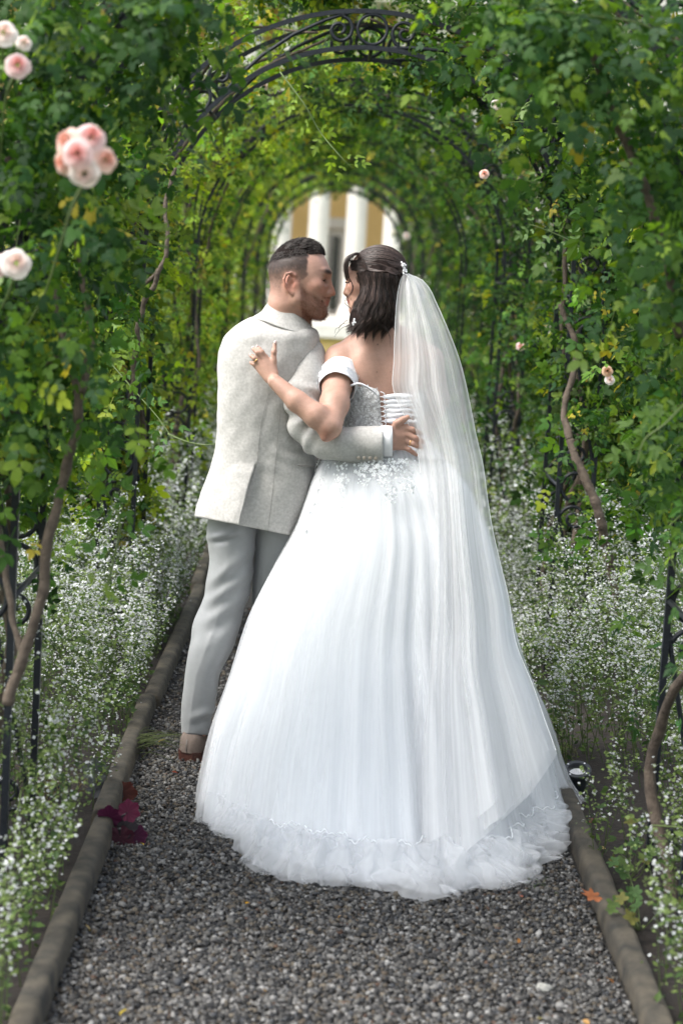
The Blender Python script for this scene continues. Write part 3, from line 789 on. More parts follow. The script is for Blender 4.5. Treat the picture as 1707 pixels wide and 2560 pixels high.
IMR, IMU = RWC[:, 0], RWC[:, 1]
def table(rows, n):
    """rows: first column is the key; returns n rows, smooth in between"""
    a = np.asarray(rows, float); t = np.linspace(a[0, 0], a[-1, 0], n); out = [t]
    for c in range(1, a.shape[1]):
        # monotone-ish cubic through the points
        x, y = a[:, 0], a[:, c]; m = np.gradient(y, x); i = np.clip(np.searchsorted(x, t) - 1, 0, len(x) - 2); h = x[i+1] - x[i]; s = (t - x[i])/h
        out.append((2*s**3 - 3*s**2 + 1)*y[i] + (s**3 - 2*s**2 + s)*h*m[i] + (-2*s**3 + 3*s**2)*y[i+1] + (s**3 - s**2)*h*m[i+1])
    return np.stack(out, 1)
def spw(x, e): return np.sign(x)*np.abs(x)**e
def loft_px(rows, n, phis, e=1.0):
    """rows v, uL, uR, half depth, middle depth, tilt -> grid of world points, one ring per row"""
    T = table(rows, n); out = np.zeros((n, len(phis), 3))
    for i, (v, uL, uR, hd, Yc, tilt) in enumerate(T):
        uc, hw = (uL + uR)/2, (uR - uL)/2
        for j, ph in enumerate(phis):
            u = uc + hw*spw(cos(ph), e); out[i, j] = P(u, v + tilt*(u - uc), Yc - hd*spw(sin(ph), e))
    return out
def normals(g):
    du = np.gradient(g, axis=1); dv = np.gradient(g, axis=0); n = np.cross(du, dv); return n/(np.linalg.norm(n, axis=-1)[..., None] + 1e-12)

# ------------------------------------------------------------------ GROOM
groom = thing('person', 'groom in light grey jacket and grey trousers embracing the bride, seen from behind', 'person', G(560, 1915))
hipL, hipR = P(585, 1290, .03), P(690, 1290, .05)
heelL = G(466, 1905)
ankL = heelL + np.array([.02, .05, .085]); ankR = np.array([P(655, 1850, .10)[0], .12, .09])
def build_groom():
    F = Field((-.66, -.27, -.02), (.26, .27, 1.79), .0033)
    oh = P(738, 715, .0); R = axes(IMR*cos(.10) - np.array([0, 1, 0])*sin(.10), IMU)
    W = add_head(F, oh, R, 1.0, True)
    F.cone(W(-14, 0, -10), P(722, 815, .02), .056, .064, .02)
    F.cone(W(-20, 0, 0), W(-30, 0, -60), .050, .055, .02)
    F.chain([P(705, 850, .03), P(660, 950, .03), P(650, 1080, .03), P(640, 1250, .03)], [.085, .10, .10, .095], .05)
    F.chain([P(720, 855, .02), P(775, 885, .01)], [.06, .045], .03)
    F.chain([P(700, 860, .04), P(622, 885, .04), P(612, 1050, .08), P(690, 1080, .13)], [.055, .036, .032, .028], .02)
    F.chain([P(775, 885, .0), P(762, 1030, -.10), P(790, 1095, -.155), P(925, 1112, -.185), P(972, 1103, -.188)], [.045, .042, .036, .030, .027], .02)
    F.chain([hipL, P(555, 1520, .03), ankL], [.055, .042, .03], .02); F.chain([hipR, P(668, 1550, .07), ankR], [.055, .042, .03], .02)
    F.cone(ankL, ankL + [.05, .12, -.05], .03, .025, .03); F.cone(ankR, ankR + [.03, .13, -.055], .03, .025, .03)
    Yh = -.182
    mc = [P(1012, 1070, Yh), P(1018, 1086, Yh - .002), P(1016, 1102, Yh), P(1008, 1117, Yh + .003)]
    fg = [[P(1030, 1074, Yh - .004), P(1042, 1080, Yh + .006), P(1052, 1085, Yh + .018)],
          [P(1037, 1095, Yh - .008), P(1049, 1101, Yh - .002), P(1058, 1106, Yh + .010)],
          [P(1033, 1110, Yh - .008), P(1044, 1115, Yh - .003), P(1053, 1119, Yh + .009)],
          [P(1022, 1124, Yh - .004), P(1032, 1131, Yh), P(1040, 1137, Yh + .009)]]
    th = [P(982, 1078, Yh + .002), P(992, 1058, Yh - .004), P(1006, 1050, Yh - .006), P(1019, 1043, Yh + .002)]
    add_hand(F, P(972, 1100, Yh - .004), mc, fg, th, (0, 1, 0), .0088, .030)
    v, f = F.skin(1)
    q = (v - oh) @ R*1000
    skinb = np.array([.49, .29, .222])
    pat = []
    for s in (-1, 1):
        pat += [(W(100, s*26, 42), (.035, .026, .0075), R, (.022, .012, .009), .95, .5), (W(92, s*33, 13), (.022, .0135, .0045), R, (.025, .016, .014), .95, .5),
                (W(90, s*34, 8), (.02, .022, .016), R, (.36, .17, .12), .35, .7), (W(-8, s*76, 2), (.03, .02, .034), R, (.55, .22, .15), .6, .3)]
    pat += [(W(101, 0, -53), (.014, .022, .0085), R, (.40, .14, .115), .8, .3), (W(118, 0, -20), (.02, .02, .016), R, (.52, .23, .17), .5, .6), (W(72, -50, -8), (.025, .03, .02), R, (.55, .25, .18), .5, .7)]
    c = skin_cols(v, skinb, pat)
    sp = .62 + .22*wob(v, .012, 3) + .12*wob(v, .007, 4)
    ss = lambda a, b, x: np.clip((x - a)/(b - a), 0, 1)**2*(3 - 2*np.clip((x - a)/(b - a), 0, 1))
    earm = np.exp(-(((q[:, 0] + 8)/26)**4 + ((q[:, 2])/36)**4)) * (np.abs(q[:, 1]) > 62)
    # cropped sides: dense above, fading towards the neck and the sideburn
    hl = 46 - 22*ss(30, 0, q[:, 2]) - 3*wob(v, .02, 8)
    side = ss(4, -4, q[:, 0] - hl)*ss(-52, 70, q[:, 2])*(q[:, 2] > -70)*ss(18, 34, np.maximum(np.abs(q[:, 1]), 40 - q[:, 0]))
    side *= np.where((q[:, 0] > -36) & (q[:, 2] < 2), ss(20, 28, q[:, 0]), 1)
    side = np.clip(side*(.78 + .35*sp), 0, .95)*(1 - earm)
    c = c*(1 - side[:, None]) + np.array([.034, .024, .021])*side[:, None]
    bd = ss(20, 30, q[:, 0])*ss(-4, -34, q[:, 2] + .30*(q[:, 0] - 30)*0 )*ss(-135, -112, q[:, 2])
    line = -4 - .62*(q[:, 0] - 24)           # cheek line from the sideburn to the mouth
    bd = ss(20, 30, q[:, 0])*ss(6, -16, q[:, 2] - np.clip(line, -52, 40))*ss(-150, -108, q[:, 2])
    mo = np.exp(-((q[:, 2] + 39)/6)**2)*ss(84, 92, q[:, 0])
    lip = np.exp(-((q[:, 2] + 54)/8)**2)*ss(84, 92, q[:, 0])*(np.abs(q[:, 1]) < 24)
    bd = np.clip(np.maximum(bd*(1 - lip), .8*mo)*(.35 + .4*sp), 0, .6)
    c = c*(1 - bd[:, None]) + np.array([.20, .085, .055])*bd[:, None]
    hid = (np.linalg.norm(v - oh, axis=1) > .20) & ~((v[:, 0] > P(950, 1100, -.18)[0]) & (v[:, 1] < -.12))
    v2, f2, c2 = simplify(v, f, c, hid); mobj('body', v2, f2, M['skin'], groom, cols=c2)
    # ---- hair on top
    mb = MB(); r = np.random.default_rng(21)
    nu, nv = 56, 16; az = np.arange(nu)*2*pi/nu
    def cap(a, tt, th):
        """a azimuth from the face, tt 0 at the crown to 1 at the edge, th extra thickness (mm)"""
        zb = 88 + 13*np.cos(a) - 2*np.abs(np.sin(a)); tm = np.arccos(np.clip((zb - 45)/91, -1, 1)); t = tt*tm
        n = np.stack([np.sin(t)*np.cos(a), np.sin(t)*np.sin(a), np.cos(t)], -1)
        p = n*np.array([95, 75, 91]) + np.array([10, 0, 45]); return p + n*th[..., None], n
    A, T = np.meshgrid(az, np.linspace(0, 1, nv)); thick = (9 + 5*np.cos(A)*T)*np.clip(1 - T**3, 0, 1) + .3
    pc, _ = cap(A, T, thick + 2.0*wob(np.stack([A*20, T*60], -1), 14, 5))
    gv = (oh + (pc.reshape(-1, 3)*.001) @ R.T)
    hg = mobj('hair', gv, grid_faces(nv, nu), M['hair_base'], groom, cols=np.tile([.014, .010, .009], (len(gv), 1)))
    for i in range(4400):
        a0 = r.uniform(0, 2*pi); t0 = r.random()**.6
        p0, n0 = cap(np.array(a0), np.array(t0), np.array((7.5 + 5*np.cos(a0)*t0)*(1 - t0**3)))
        L = r.uniform(14, 26)*(1 - .5*t0**2); sw = .35*np.sin(9*a0 + 5*t0); dirv = n0*r.uniform(.06, .26) + np.array([.75, sw, .10 - .5*n0[0]*t0]) + .12*r.normal(size=3)
        if t0 > .75 and np.cos(a0) < .4: dirv = n0*.16 + np.array([-.25, 0, -.7]) + np.array([0, np.sign(n0[1])*.2, 0]) + .15*r.normal(size=3); L *= .55
        dirv = dirv - n0*min(0, dirv @ n0) + n0*.10; dirv /= np.linalg.norm(dirv); t = np.linspace(0, 1, 4)[:, None]
        pp = p0 + dirv*L*t - n0*(L*.12*t**2); pp = oh + (pp*.001) @ R.T
        vv, ff = tube(pp, np.array([.0007, .0008, .0006, .0002]), 3, cap=False)
        mb.add(vv, ff, np.array([.022, .016, .0135])*r.uniform(.65, 1.6))
    mb_obj(mb, 'strands', M['hair'], hg, kind='stuff')
    for s_ in (-1, 1):
        vv, ff = ellipsoid(W(92.5, s_*33, 12.5), np.array([5.2, 10.5, 3.3])*.001, 12, 8, R); ey = mobj('eye', vv, quadtri(ff), M['eye'], groom)
        vv, ff = tube([W(98, s_*22, 16), W(97.5, s_*31, 18.5), W(93, s_*40, 17), W(88, s_*45, 13)], .0012, 5); mobj('lash_line', vv, quadtri(ff), M['lash'], ey)
    # ---- stubble: short hairs on the jaw and on the cropped sides
    mb = MB(); nrm = np.zeros_like(v); fn = np.cross(v[f[:, 1]] - v[f[:, 0]], v[f[:, 3]] - v[f[:, 0]])
    for k in range(4):
        for w in range(3): nrm[:, w] += np.bincount(f[:, k], fn[:, w], len(v))
    nrm /= np.linalg.norm(nrm, axis=1)[:, None] + 1e-12
    if (nrm*(v - oh)).sum(1)[np.abs(q).max(1) < 120].mean() < 0: nrm = -nrm
    for wgt, num, L, col, dr in ((bd, 3600, .0055, (.15, .055, .03), np.array([.25, 0, -.9])), (side, 4200, .0036, (.045, .032, .027), np.array([-.3, 0, -.8]))):
        w = wgt*(np.abs(q).max(1) < 170); w = np.where(w > .12, w, 0); k = r.choice(len(v), num, p=w/w.sum())
        d = nrm[k]*.45 + (R @ dr) + .25*r.normal(size=(num, 3)); d /= np.linalg.norm(d, axis=1)[:, None]
        ln = L*r.uniform(.6, 1.3, (num, 1)); b0 = v[k] + .0025*r.normal(size=(num, 3))*[1, .3, 1]; b1 = b0 + d*ln
        sx = np.cross(d, r.normal(size=(num, 3))); sx *= .00042/np.linalg.norm(sx, axis=1)[:, None]; sy = np.cross(d, sx)
        vv = np.stack([b0 + sx, b0 - .5*sx + .87*sy, b0 - .5*sx - .87*sy, b1], 1).reshape(-1, 3); o4 = (np.arange(num)*4)[:, None]
        ff = np.concatenate([o4 + np.array([[0, 1, 3]]), o4 + np.array([[1, 2, 3]]), o4 + np.array([[2, 0, 3]])])
        mb.add(vv, ff, np.repeat(np.array(col)*r.uniform(.5, 2.0, (num, 1)), 4, 0))
    mb_obj(mb, 'stubble', M['hair'], groom, kind='stuff')
    # ---- wedding ring
    c0, d = P(1027, 1107, Yh - .004), P(1033, 1110, Yh - .008) - P(1016, 1102, Yh); d /= np.linalg.norm(d)
    B = axes(d); a = np.linspace(0, 2*pi, 25); pp = c0 + .0098*(np.cos(a)[:, None]*B[:, 1] + np.sin(a)[:, None]*B[:, 2])
    vv, ff = tube(pp, .0019, 6, cap=False); mobj('wedding_ring', vv, ff, M['gold'], groom)
if 'people' not in FAST: build_groom()

def build_jacket():
    rows = [(792, 672, 750, .055, .03, .25), (800, 652, 768, .068, .03, .22), (808, 618, 780, .085, .03, .14), (820, 586, 790, .10, .025, .05), (838, 562, 797, .115, .02, .02),
            (865, 549, 797, .125, .02, 0), (900, 543, 790, .135, .02, 0), (950, 542, 782, .14, .02, 0), (1015, 543, 774, .14, .02, 0), (1090, 541, 774, .135, .02, 0),
            (1140, 533, 784, .135, .02, .03), (1190, 519, 786, .14, .02, .07), (1245, 503, 770, .145, .015, .13), (1290, 492, 750, .15, .01, .18), (1316, 487, 738, .155, .01, .20)]
    n = 110; T = table(rows, n); nc = 150
    g = np.zeros((n, nc, 3))
    for i, (v, uL, uR, hd, Yc, tilt) in enumerate(T):
        uc, hw = (uL + uR)/2, (uR - uL)/2
        us = np.interp(v, [790, 985, 1070, 1165, 1330], [690, 672, 652, 642, 640])      # centre back seam
        vent = np.clip((v - 1160)/150, 0, 1)
        ps = math.acos(np.clip((us - uc)/hw, -.98, .98))
        for j in range(nc):
            t = j/(nc - 1); ph = ps + 2*pi*t
            du = dy = 0.0
            if vent > 0:
                if t < .12: w = 1 - t/.12; du = -48*vent*w**2; dy = -.010*min(1, vent*6)*w**1.5 - .012*vent*w
                if t > .88: w = (t - .88)/.12; du = -62*vent*w**2; dy = .012*min(1, vent*6)*w
            cu, su = cos(ph), sin(ph); u = uc + hw*spw(cu, .92) + du
            g[i, j] = P(u, v + tilt*(u - uc), Yc - hd*spw(su, .85) + dy)
    N = normals(g); N *= np.sign((N*(g - g.mean(1, keepdims=True))).sum(-1).mean()); e = N[:, 0] + N[:, -1]; e /= np.linalg.norm(e, axis=1)[:, None]; N[:, 0] = e; N[:, -1] = e
    q = g.reshape(-1, 3); X, Z = q[:, 0], q[:, 2]
    # cloth: soft vertical drape, pulls towards the arm, drag folds at the waist
    pull = np.sin((Z*1.0 + (X + .15)*.9)*60 + 3*wob(q, .3, 31))*np.exp(-((X + .12)/.11)**2 - ((Z - 1.10)/.17)**2)
    drape = .5*np.sin(X*46 + 1.5*wob(q, .5, 33))*np.clip((1.35 - Z)/.4, 0, 1)
    arm = np.sin((Z - .55*X)*95)*np.exp(-((X + .085)/.05)**2 - ((Z - 1.19)/.07)**2)
    d = .0065*pull + .0024*drape + .0060*arm + .0032*wob(q, .22, 34) + .0012*wob(q, .07, 35)
    # hollow of the back seam
    g = g + N*d.reshape(n, nc, 1)
    jk = mobj('jacket', g.reshape(-1, 3), grid_faces(n, nc, False), M['jacket'], groom); weld(jk)
    so = jk.modifiers.new('thickness', 'SOLIDIFY'); so.thickness = .003; so.offset = -1
    # stitched seams as thin cords lying on the cloth
    def seam(pts_uv, name='seam', r=.0006):
        pts = []
        for (u, v) in pts_uv:
            pr = np.array([proj(p) for p in g[max(0, int((v - 792)/524*n) - 14):int((v - 792)/524*n) + 14].reshape(-1, 3)[::1]])
            sub = g[max(0, int((v - 792)/524*n) - 14):int((v - 792)/524*n) + 14].reshape(-1, 3)
            dd = np.hypot(pr[:, 0] - u, pr[:, 1] - v) + 4e3*np.maximum(sub[:, 1] - .01, 0); k = np.argsort(dd)[:4]; y = sub[k, 1].mean(); pts.append(P(u, v, y - .0016))
        pp = smooth_path(pts, 60); vv, ff = tube(pp, r, 4, cap=False); mobj(name, vv, ff, M['jacket_edge'], jk)
    seam([(672, 985), (660, 1030), (652, 1070), (647, 1120), (643, 1162)])
    seam([(702, 1025), (696, 1080), (690, 1150), (683, 1220), (675, 1290), (669, 1333)])
    # standing collar
    phis = np.linspace(0, 2*pi, 65)[:-1]
    cl = loft_px([(824, 632, 800, .10, .02, .36), (808, 655, 786, .082, .015, .44), (796, 664, 780, .072, .012, .50), (783, 673, 772, .065, .01, .56), (777, 676, 768, .062, .01, .58)][::-1], 14, phis, .9)
    cl = cl + (.0012*wob(cl.reshape(-1, 3), .08, 37)).reshape(14, 64, 1)
    co = mobj('collar', cl.reshape(-1, 3), grid_faces(14, 64), M['jacket'], jk)
    so = co.modifiers.new('thickness', 'SOLIDIFY'); so.thickness = .004; so.offset = 0
    # sleeve round the bride's waist
    path = smooth_path([P(742, 868, .03), P(766, 884, .0), P(768, 916, -.03), P(759, 962, -.062), P(760, 1022, -.10), P(782, 1083, -.145), P(828, 1107, -.178), P(890, 1111, -.188), P(957, 1111, -.190)], 90)
    rad = np.interp(np.linspace(0, 1, 90), [0, .07, .14, .25, .42, .57, .68, .85, 1], np.array([12, 34, 43, 46, 46, 47, 44, 44, 46])*PX)
    t, Nn, B = frames(path); a = np.arange(48)*2*pi/48
    sv = path[:, None] + rad[:, None, None]*(np.cos(a)[None, :, None]*Nn[:, None] + np.sin(a)[None, :, None]*B[:, None])
    rd = (sv - path[:, None])/rad[:, None, None]; q = sv.reshape(-1, 3); s = np.linspace(0, 1, 90)[:, None]*np.ones((1, 48)); s = s.ravel()
    el = np.exp(-((s - .56)/.14)**2); ah = np.exp(-((s - .14)/.1)**2)
    fold = .0085*el*np.sin(s*66 + 2.2*np.sin(np.tile(a, 90) + .6) + 1.5*wob(q, .15, 41)) + .0012*ah*np.sin(s*70 + 1.6*np.sin(np.tile(a, 90))) + .0042*wob(q, .10, 42)
    sv = sv + rd*fold.reshape(90, 48, 1)
    sl = mobj('sleeve', sv.reshape(-1, 3), grid_faces(90, 48), M['jacket'], jk)
    so = sl.modifiers.new('thickness', 'SOLIDIFY'); so.thickness = .003; so.offset = -1
    for i in range(4):
        c = P(896 + 14.5*i, 1145 + .4*i, -.243); vv, ff = ellipsoid(c, (.0062, .003, .0062), 12, 6); mobj('button', vv, quadtri(ff), M['button'], jk)
    # pocket flap low on the right
    pk = [P(u, 1164 + .05*(u - 750), -.095 + .0006*(u - 745)) for u in np.linspace(745, 786, 10)]
    vv, ff = tube(pk, .0022, 5); mobj('pocket_welt', vv, ff, M['jacket_edge'], jk)
    # shirt cuff
    pc = np.array([P(u, 1103, -.189) for u in (950, 962, 972, 980)])
    t, Nn, B = frames(pc); rr = np.array([37, 38, 38, 37.5])*PX
    cv = pc[:, None] + rr[:, None, None]*(np.cos(a)[None, :, None]*Nn[:, None] + np.sin(a)[None, :, None]*B[:, None])
    cf = mobj('shirt_cuff', cv.reshape(-1, 3), grid_faces(4, 48), M['shirt'], groom); so = cf.modifiers.new('thickness', 'SOLIDIFY'); so.thickness = .003
build_jacket()

def build_trousers():
    L = [(1270, 522, 650, .10, .02, .05), (1346, 518, 640, .095, .02, .05), (1403, 524, 636, .09, .02, .03), (1457, 515, 631, .085, .02, 0), (1499, 508, 621, .08, .02, 0), (1553, 485, 604, .077, .015, 0),
         (1617, 473, 585, .073, .0, 0), (1680, 465, 556, .066, -.005, .02), (1744, 456, 541, .060, .0, .04), (1800, 452, 531, .058, .01, .06), (1836, 453, 523, .058, .02, .07)]
    Rr = [(1270, 630, 770, .10, .04, .05), (1346, 636, 765, .095, .04, .05), (1403, 634, 745, .09, .04, 0), (1457, 630, 728, .085, .05, 0), (1553, 628, 715, .077, .06, 0), (1700, 624, 700, .065, .08, 0), (1838, 622, 690, .06, .1, .05)]
    ph = np.arange(72)*2*pi/72
    for k, rows in enumerate((L, Rr)):
        n = 130; g = loft_px(rows, n, ph, .95); N = normals(g); N *= np.sign((N*(g - g.mean(1, keepdims=True))).sum(-1).mean()); q = g.reshape(-1, 3)
        uv = np.array([proj(p) for p in q]); u, v = uv.T
        d = np.zeros(len(q))
        if k == 0:
            # long diagonal drag folds from the crotch down to the outer knee
            for (u0, v0, u1, v1, wd, am) in ((625, 1370, 520, 1470, 9, .009), (622, 1430, 505, 1520, 11, .010), (612, 1480, 500, 1570, 12, .008), (605, 1540, 520, 1620, 14, .006), (525, 1345, 600, 1330, 7, .010), (545, 1770, 470, 1800, 10, .007), (590, 1590, 500, 1690, 16, .006)):
                a0 = np.array([u0, v0]); ab = np.array([u1 - u0, v1 - v0]); t = np.clip(((uv - a0) @ ab)/(ab @ ab), 0, 1); di = (uv - a0 - t[:, None]*ab)
                sd = di[:, 1]; w = np.sin(pi*np.clip(t*.9 + .08, 0, 1)); d += am*w*(np.exp(-(sd/wd)**2) - .8*np.exp(-((sd - 1.9*wd)/wd)**2))
            uc = np.interp(v, [1290, 1450, 1550, 1690, 1846], [573, 568, 545, 490, 470]); d += .0055*np.exp(-np.abs(u - uc)/3.5)*(q[:, 1] < .02)*np.clip(1.4 - np.abs(v - 1590)/60, .35, 1)*(v > 1320)
        else:
            uc = np.interp(v, [1346, 1450, 1550], [652, 645, 636]); d += .0025*np.exp(-np.abs(u - uc)/3.0)*(q[:, 1] < .02)
        d += .0022*wob(q, .16, 50 + k)
        g = g + N*d.reshape(n, 72, 1)
        tl = mobj('trouser_leg', g.reshape(-1, 3), grid_faces(n, 72), M['trouser'], groom)
        so = tl.modifiers.new('thickness', 'SOLIDIFY'); so.thickness = .002; so.offset = -1
build_trousers()
def shoe(heel, direction):
    d = np.array([direction[0], direction[1], 0.0]); d /= np.linalg.norm(d); sd = np.array([d[1], -d[0], 0])
    st = np.array([-.001, .012, .05, .09, .14, .20, .25, .285, .30]); hw = np.array([.0175, .033, .037, .036, .040, .048, .045, .030, .012])
    ht = np.array([.070, .095, .105, .095, .078, .060, .050, .038, .024]); T = table(np.stack([st, hw, ht], 1), 34)
    a = np.linspace(0, pi, 17); ring = []
    for s, w, h in T:
        prof = np.stack([w*spw(np.cos(a), .75), .030 + (h - .030 + .0)*spw(np.sin(a), .62)], -1)
        ring.append(heel + d*s + prof[:, :1]*sd + np.array([0, 0, 1])*prof[:, 1:])
    g = np.array(ring); back = g[0].mean(0) - d*.0035; back[2] = .0305; g = np.concatenate([np.tile(back, (1, 17, 1)), (g[:1]*.55 + back*.45) - d*.0012*0, g]); root = mobj('shoe', g.reshape(-1, 3), grid_faces(36, 17, False), M['suede'], groom)
    def slab(name, s0, s1, z0, z1, grow, mat, n=16):
        T2 = table(np.stack([st, hw], 1), 120); s = np.linspace(s0, s1, n); w = np.interp(s, T2[:, 0], T2[:, 1]) + grow
        out = np.concatenate([np.stack([s, w], 1), np.stack([s, -w], 1)[::-1]]); k = len(out)
        lo = heel + out[:, :1]*d + out[:, 1:]*sd + [0, 0, z0]; hi = heel + out[:, :1]*d + out[:, 1:]*sd + [0, 0, z1]; v = np.concatenate([lo, hi])
        f = [[i, (i+1) % k, k + (i+1) % k, k + i] for i in range(k)]; f += [[i, i+1, k-2-i, k-1-i] for i in range(k//2 - 1)]; f += [[k + k-1-i, k + k-2-i, k + i+1, k + i] for i in range(k//2 - 1)]
        mobj(name, v, np.array(f), M[mat], root, smooth=False)
    slab('welt', 0, .298, .026, .0335, .004, 'heel'); slab('heel_block', 0, .072, .0005, .0255, .0025, 'heel', 14); slab('sole', .06, .298, .012, .0255, .003, 'sole')
    vv, ff = tube([heel + np.array([0, 0, .034]) - d*.0045, heel + np.array([0, 0, .055]) - d*.0055, heel + np.array([0, 0, .074]) - d*.002], .0011, 5); mobj('back_seam', vv, ff, M['jacket_edge'], root)
shoe(heelL, (.42, .9)); shoe(np.array([ankR[0] - .02, ankR[1] - .05, 0]), (.2, 1))

# ------------------------------------------------------------------ BRIDE
bride = thing('person', 'dark-haired bride in white off-shoulder tulle gown and long veil', 'person', G(960, 1960))
M['tulle'] = tulle_mat('tulle', .42); M['tulle_thin'] = tulle_mat('thin_tulle', .30); M['veil'] = tulle_mat('veil_tulle', .33, (.95, .955, .96), .4, .3)
M['lining'] = simple('skirt_lining', (.76, .78, .80), .85, 0, (.73, .755, .78), 12)
HB = P(945, 717, -.02)
RB = axes(-IMR*cos(.20) + np.array([0, 1, 0])*sin(.20), IMU)
KB = .90
def near_Y(u, v, ells):
    """depth of the nearest surface of axis-aligned ellipsoids seen at photo pixel (u, v)"""
    best = None
    for c, r in ells:
        p = P(u, v, c[1]); s = 1 - ((p[0] - c[0])/r[0])**2 - ((p[2] - c[2])/r[2])**2
        if s > 0:
            y = c[1] - r[1]*math.sqrt(s)
            if best is None or y < best: best = y
    return best
def build_bride():
    F = Field((-.36, -.34, .42), (.36, .28, 1.79), .0033)
    W = add_head(F, HB, RB, KB, False)
    F.cone(W(-14, 0, -20), P(958, 845, .0), .044, .052, .02)
    shL, shR = P(849, 898, -.02), P(1072, 902, -.01)
    F.chain([P(958, 862, .01), P(905, 872, .0), shL], [.055, .048, .043], .04)
    F.chain([P(958, 862, .01), P(1015, 872, .0), shR], [.055, .048, .043], .04)
    F.ball(P(960, 925, .0), (.128, .098, .11), .05); F.ball(P(960, 1000, .0), (.118, .10, .12), .04); F.ball(P(960, 1080, .0), (.115, .10, .1), .04)
    for s in (-1, 1): F.ball(P(960 + s*48, 925, -.062), (.045, .036, .06), .03)          # shoulder blades
    F.cone(P(958, 850, -.115), P(962, 1010, -.125), .010, .012, .03, sub=True)           # hollow of the spine
    F.ball(P(960, 1170, -.02), (.17, .14, .12), .05)
    F.chain([P(915, 1180, -.02), P(905, 1500, .0), P(905, 1640, .02)], [.09, .06, .05], .04); F.chain([P(1005, 1180, -.02), P(1010, 1500, .0), P(1010, 1640, .02)], [.09, .06, .05], .04)
    # the arm round the groom
    F.chain([shL, P(843, 960, -.10), P(836, 1010, -.185), P(824, 1068, -.268)], [.046, .045, .043, .036], .02)
    F.chain([P(824, 1068, -.268), P(792, 1040, -.262), P(742, 1003, -.24), P(688, 955, -.205)], [.033, .037, .032, .0225], .014)
    F.ball(P(814, 1094, -.275), (.012, .014, .012), .02)
    # the other arm, under the veil, round to the front
    F.chain([shR, P(1092, 1000, .04), P(1055, 1090, .16), P(960, 1050, .22)], [.045, .038, .034, .024], .02)
    Yh = -.168
    mc = [P(664, 893, Yh - .006), P(654, 896, Yh - .008), P(646, 905, Yh - .006), P(643, 918, Yh - .002)]
    fg = [[P(655, 880, Yh - .009), P(648, 872, Yh - .003), P(643, 868, Yh + .006)], [P(644, 882, Yh - .011), P(637, 875, Yh - .005), P(632, 871, Yh + .006)],
          [P(636, 896, Yh - .009), P(630, 891, Yh - .003), P(626, 888, Yh + .008)], [P(635, 911, Yh - .003), P(630, 908, Yh + .002), P(626, 906, Yh + .010)]]
    th = [P(684, 928, Yh - .010), P(684, 902, Yh - .006), P(685, 880, Yh - .004), P(688, 858, Yh + .004)]
    add_hand(F, P(678, 940, Yh - .018), mc, fg, th, (0, 1, 0), .0072, .026)
    v, f = F.skin(1)
    sk = np.array([.53, .32, .245]); q = (v - HB) @ RB*1000/KB
    pat = [(W(100, 0, -53), (.014, .020, .008), RB, (.50, .13, .13), .9, .3)]
    for s in (-1, 1):
        pat += [(W(98, s*25, 41), (.03, .020, .004), RB, (.05, .03, .025), .8, .5), (W(92, s*33, 13), (.022, .016, .005), RB, (.02, .015, .015), .95, .5), (W(76, s*46, -8), (.02, .022, .018), RB, (.62, .27, .21), .5, .7)]
    pat += [(P(811, 1092, -.30), (.022, .03, .022), np.eye(3), (.42, .165, .115), .55, .8)]
    c = skin_cols(v, sk, pat)
    for (u, w) in ((944, 861), (907, 845), (976, 930), (941, 930)):
        y = -.10; dd = np.array([np.hypot(*(np.array(proj(p)) - (u, w))) for p in v[(np.abs(v[:, 2] - P(u, w, y)[2]) < .006) & (np.abs(v[:, 0] - P(u, w, y)[0]) < .006)]])
        idx = np.where((np.abs(v[:, 2] - P(u, w, y)[2]) < .006) & (np.abs(v[:, 0] - P(u, w, y)[0]) < .006))[0]
        if len(idx): k = idx[(dd < 1.6) & (v[idx, 1] < 0)]; c[k] = c[k]*.35
    hid = (v[:, 2] < P(960, 1000, 0)[2]) & ~((v[:, 0] < P(880, 1000, -.1)[0]) & (v[:, 1] < -.09)) & ~((v[:, 0] > P(940, 1000, -.1)[0]) & (v[:, 0] < P(1050, 1000, -.1)[0]) & (v[:, 2] > P(960, 1075, 0)[2]) & (v[:, 1] < 0)) | (v[:, 1] > .12)
    v2, f2, c2 = simplify(v, f, c, hid); mobj('body', v2, f2, M['skin'], bride, cols=c2)
    for s_ in (-1, 1):
        ey = None
        for q_ in range(9):
            y_ = s_*(24 + 2.6*q_); b0 = W(96 - .5*(q_*.9)**1.4, y_, 12); b1 = W(107 - .5*(q_*.9)**1.4, y_ + s_*3, 9); b2 = W(113 - .5*(q_*.9)**1.4, y_ + s_*5, 13)
            vv, ff = tube(smooth_path([b0, b1, b2], 5), np.array([.0012, .001, .0008, .0006, .0003]), 4)
            if ey is None: ey = mobj('eyelash', vv, quadtri(ff), M['lash'], bride)
            else: mobj('eyelash', vv, quadtri(ff), M['lash'], ey)
    # nails
    for p, d in (((688, 856), -.002), ((643, 867), .0), ((632, 870), .0), ((626, 887), .002)):
        vv, ff = ellipsoid(P(p[0], p[1], Yh + d - .0035), (.0042, .0022, .0062), 8, 6); mobj('nail', vv, quadtri(ff), M['nail'], bride)
    c0 = P(639, 900, Yh - .008); d = P(636, 896, Yh - .009) - mc[2]; B = axes(d); a = np.linspace(0, 2*pi, 21)
    vv, ff = tube(c0 + .0082*(np.cos(a)[:, None]*B[:, 1] + np.sin(a)[:, None]*B[:, 2]), .0015, 6, cap=False); mobj('wedding_ring', vv, ff, M['gold'], bride)
    # ------------------------------------------------------------ hair
    H = Field((-.20, -.24, 1.28), (.28, .20, 1.80), .004)
    H.ball(W(-4, 0, 50), np.array([97, 84, 92])*.001*KB, .01, RB)
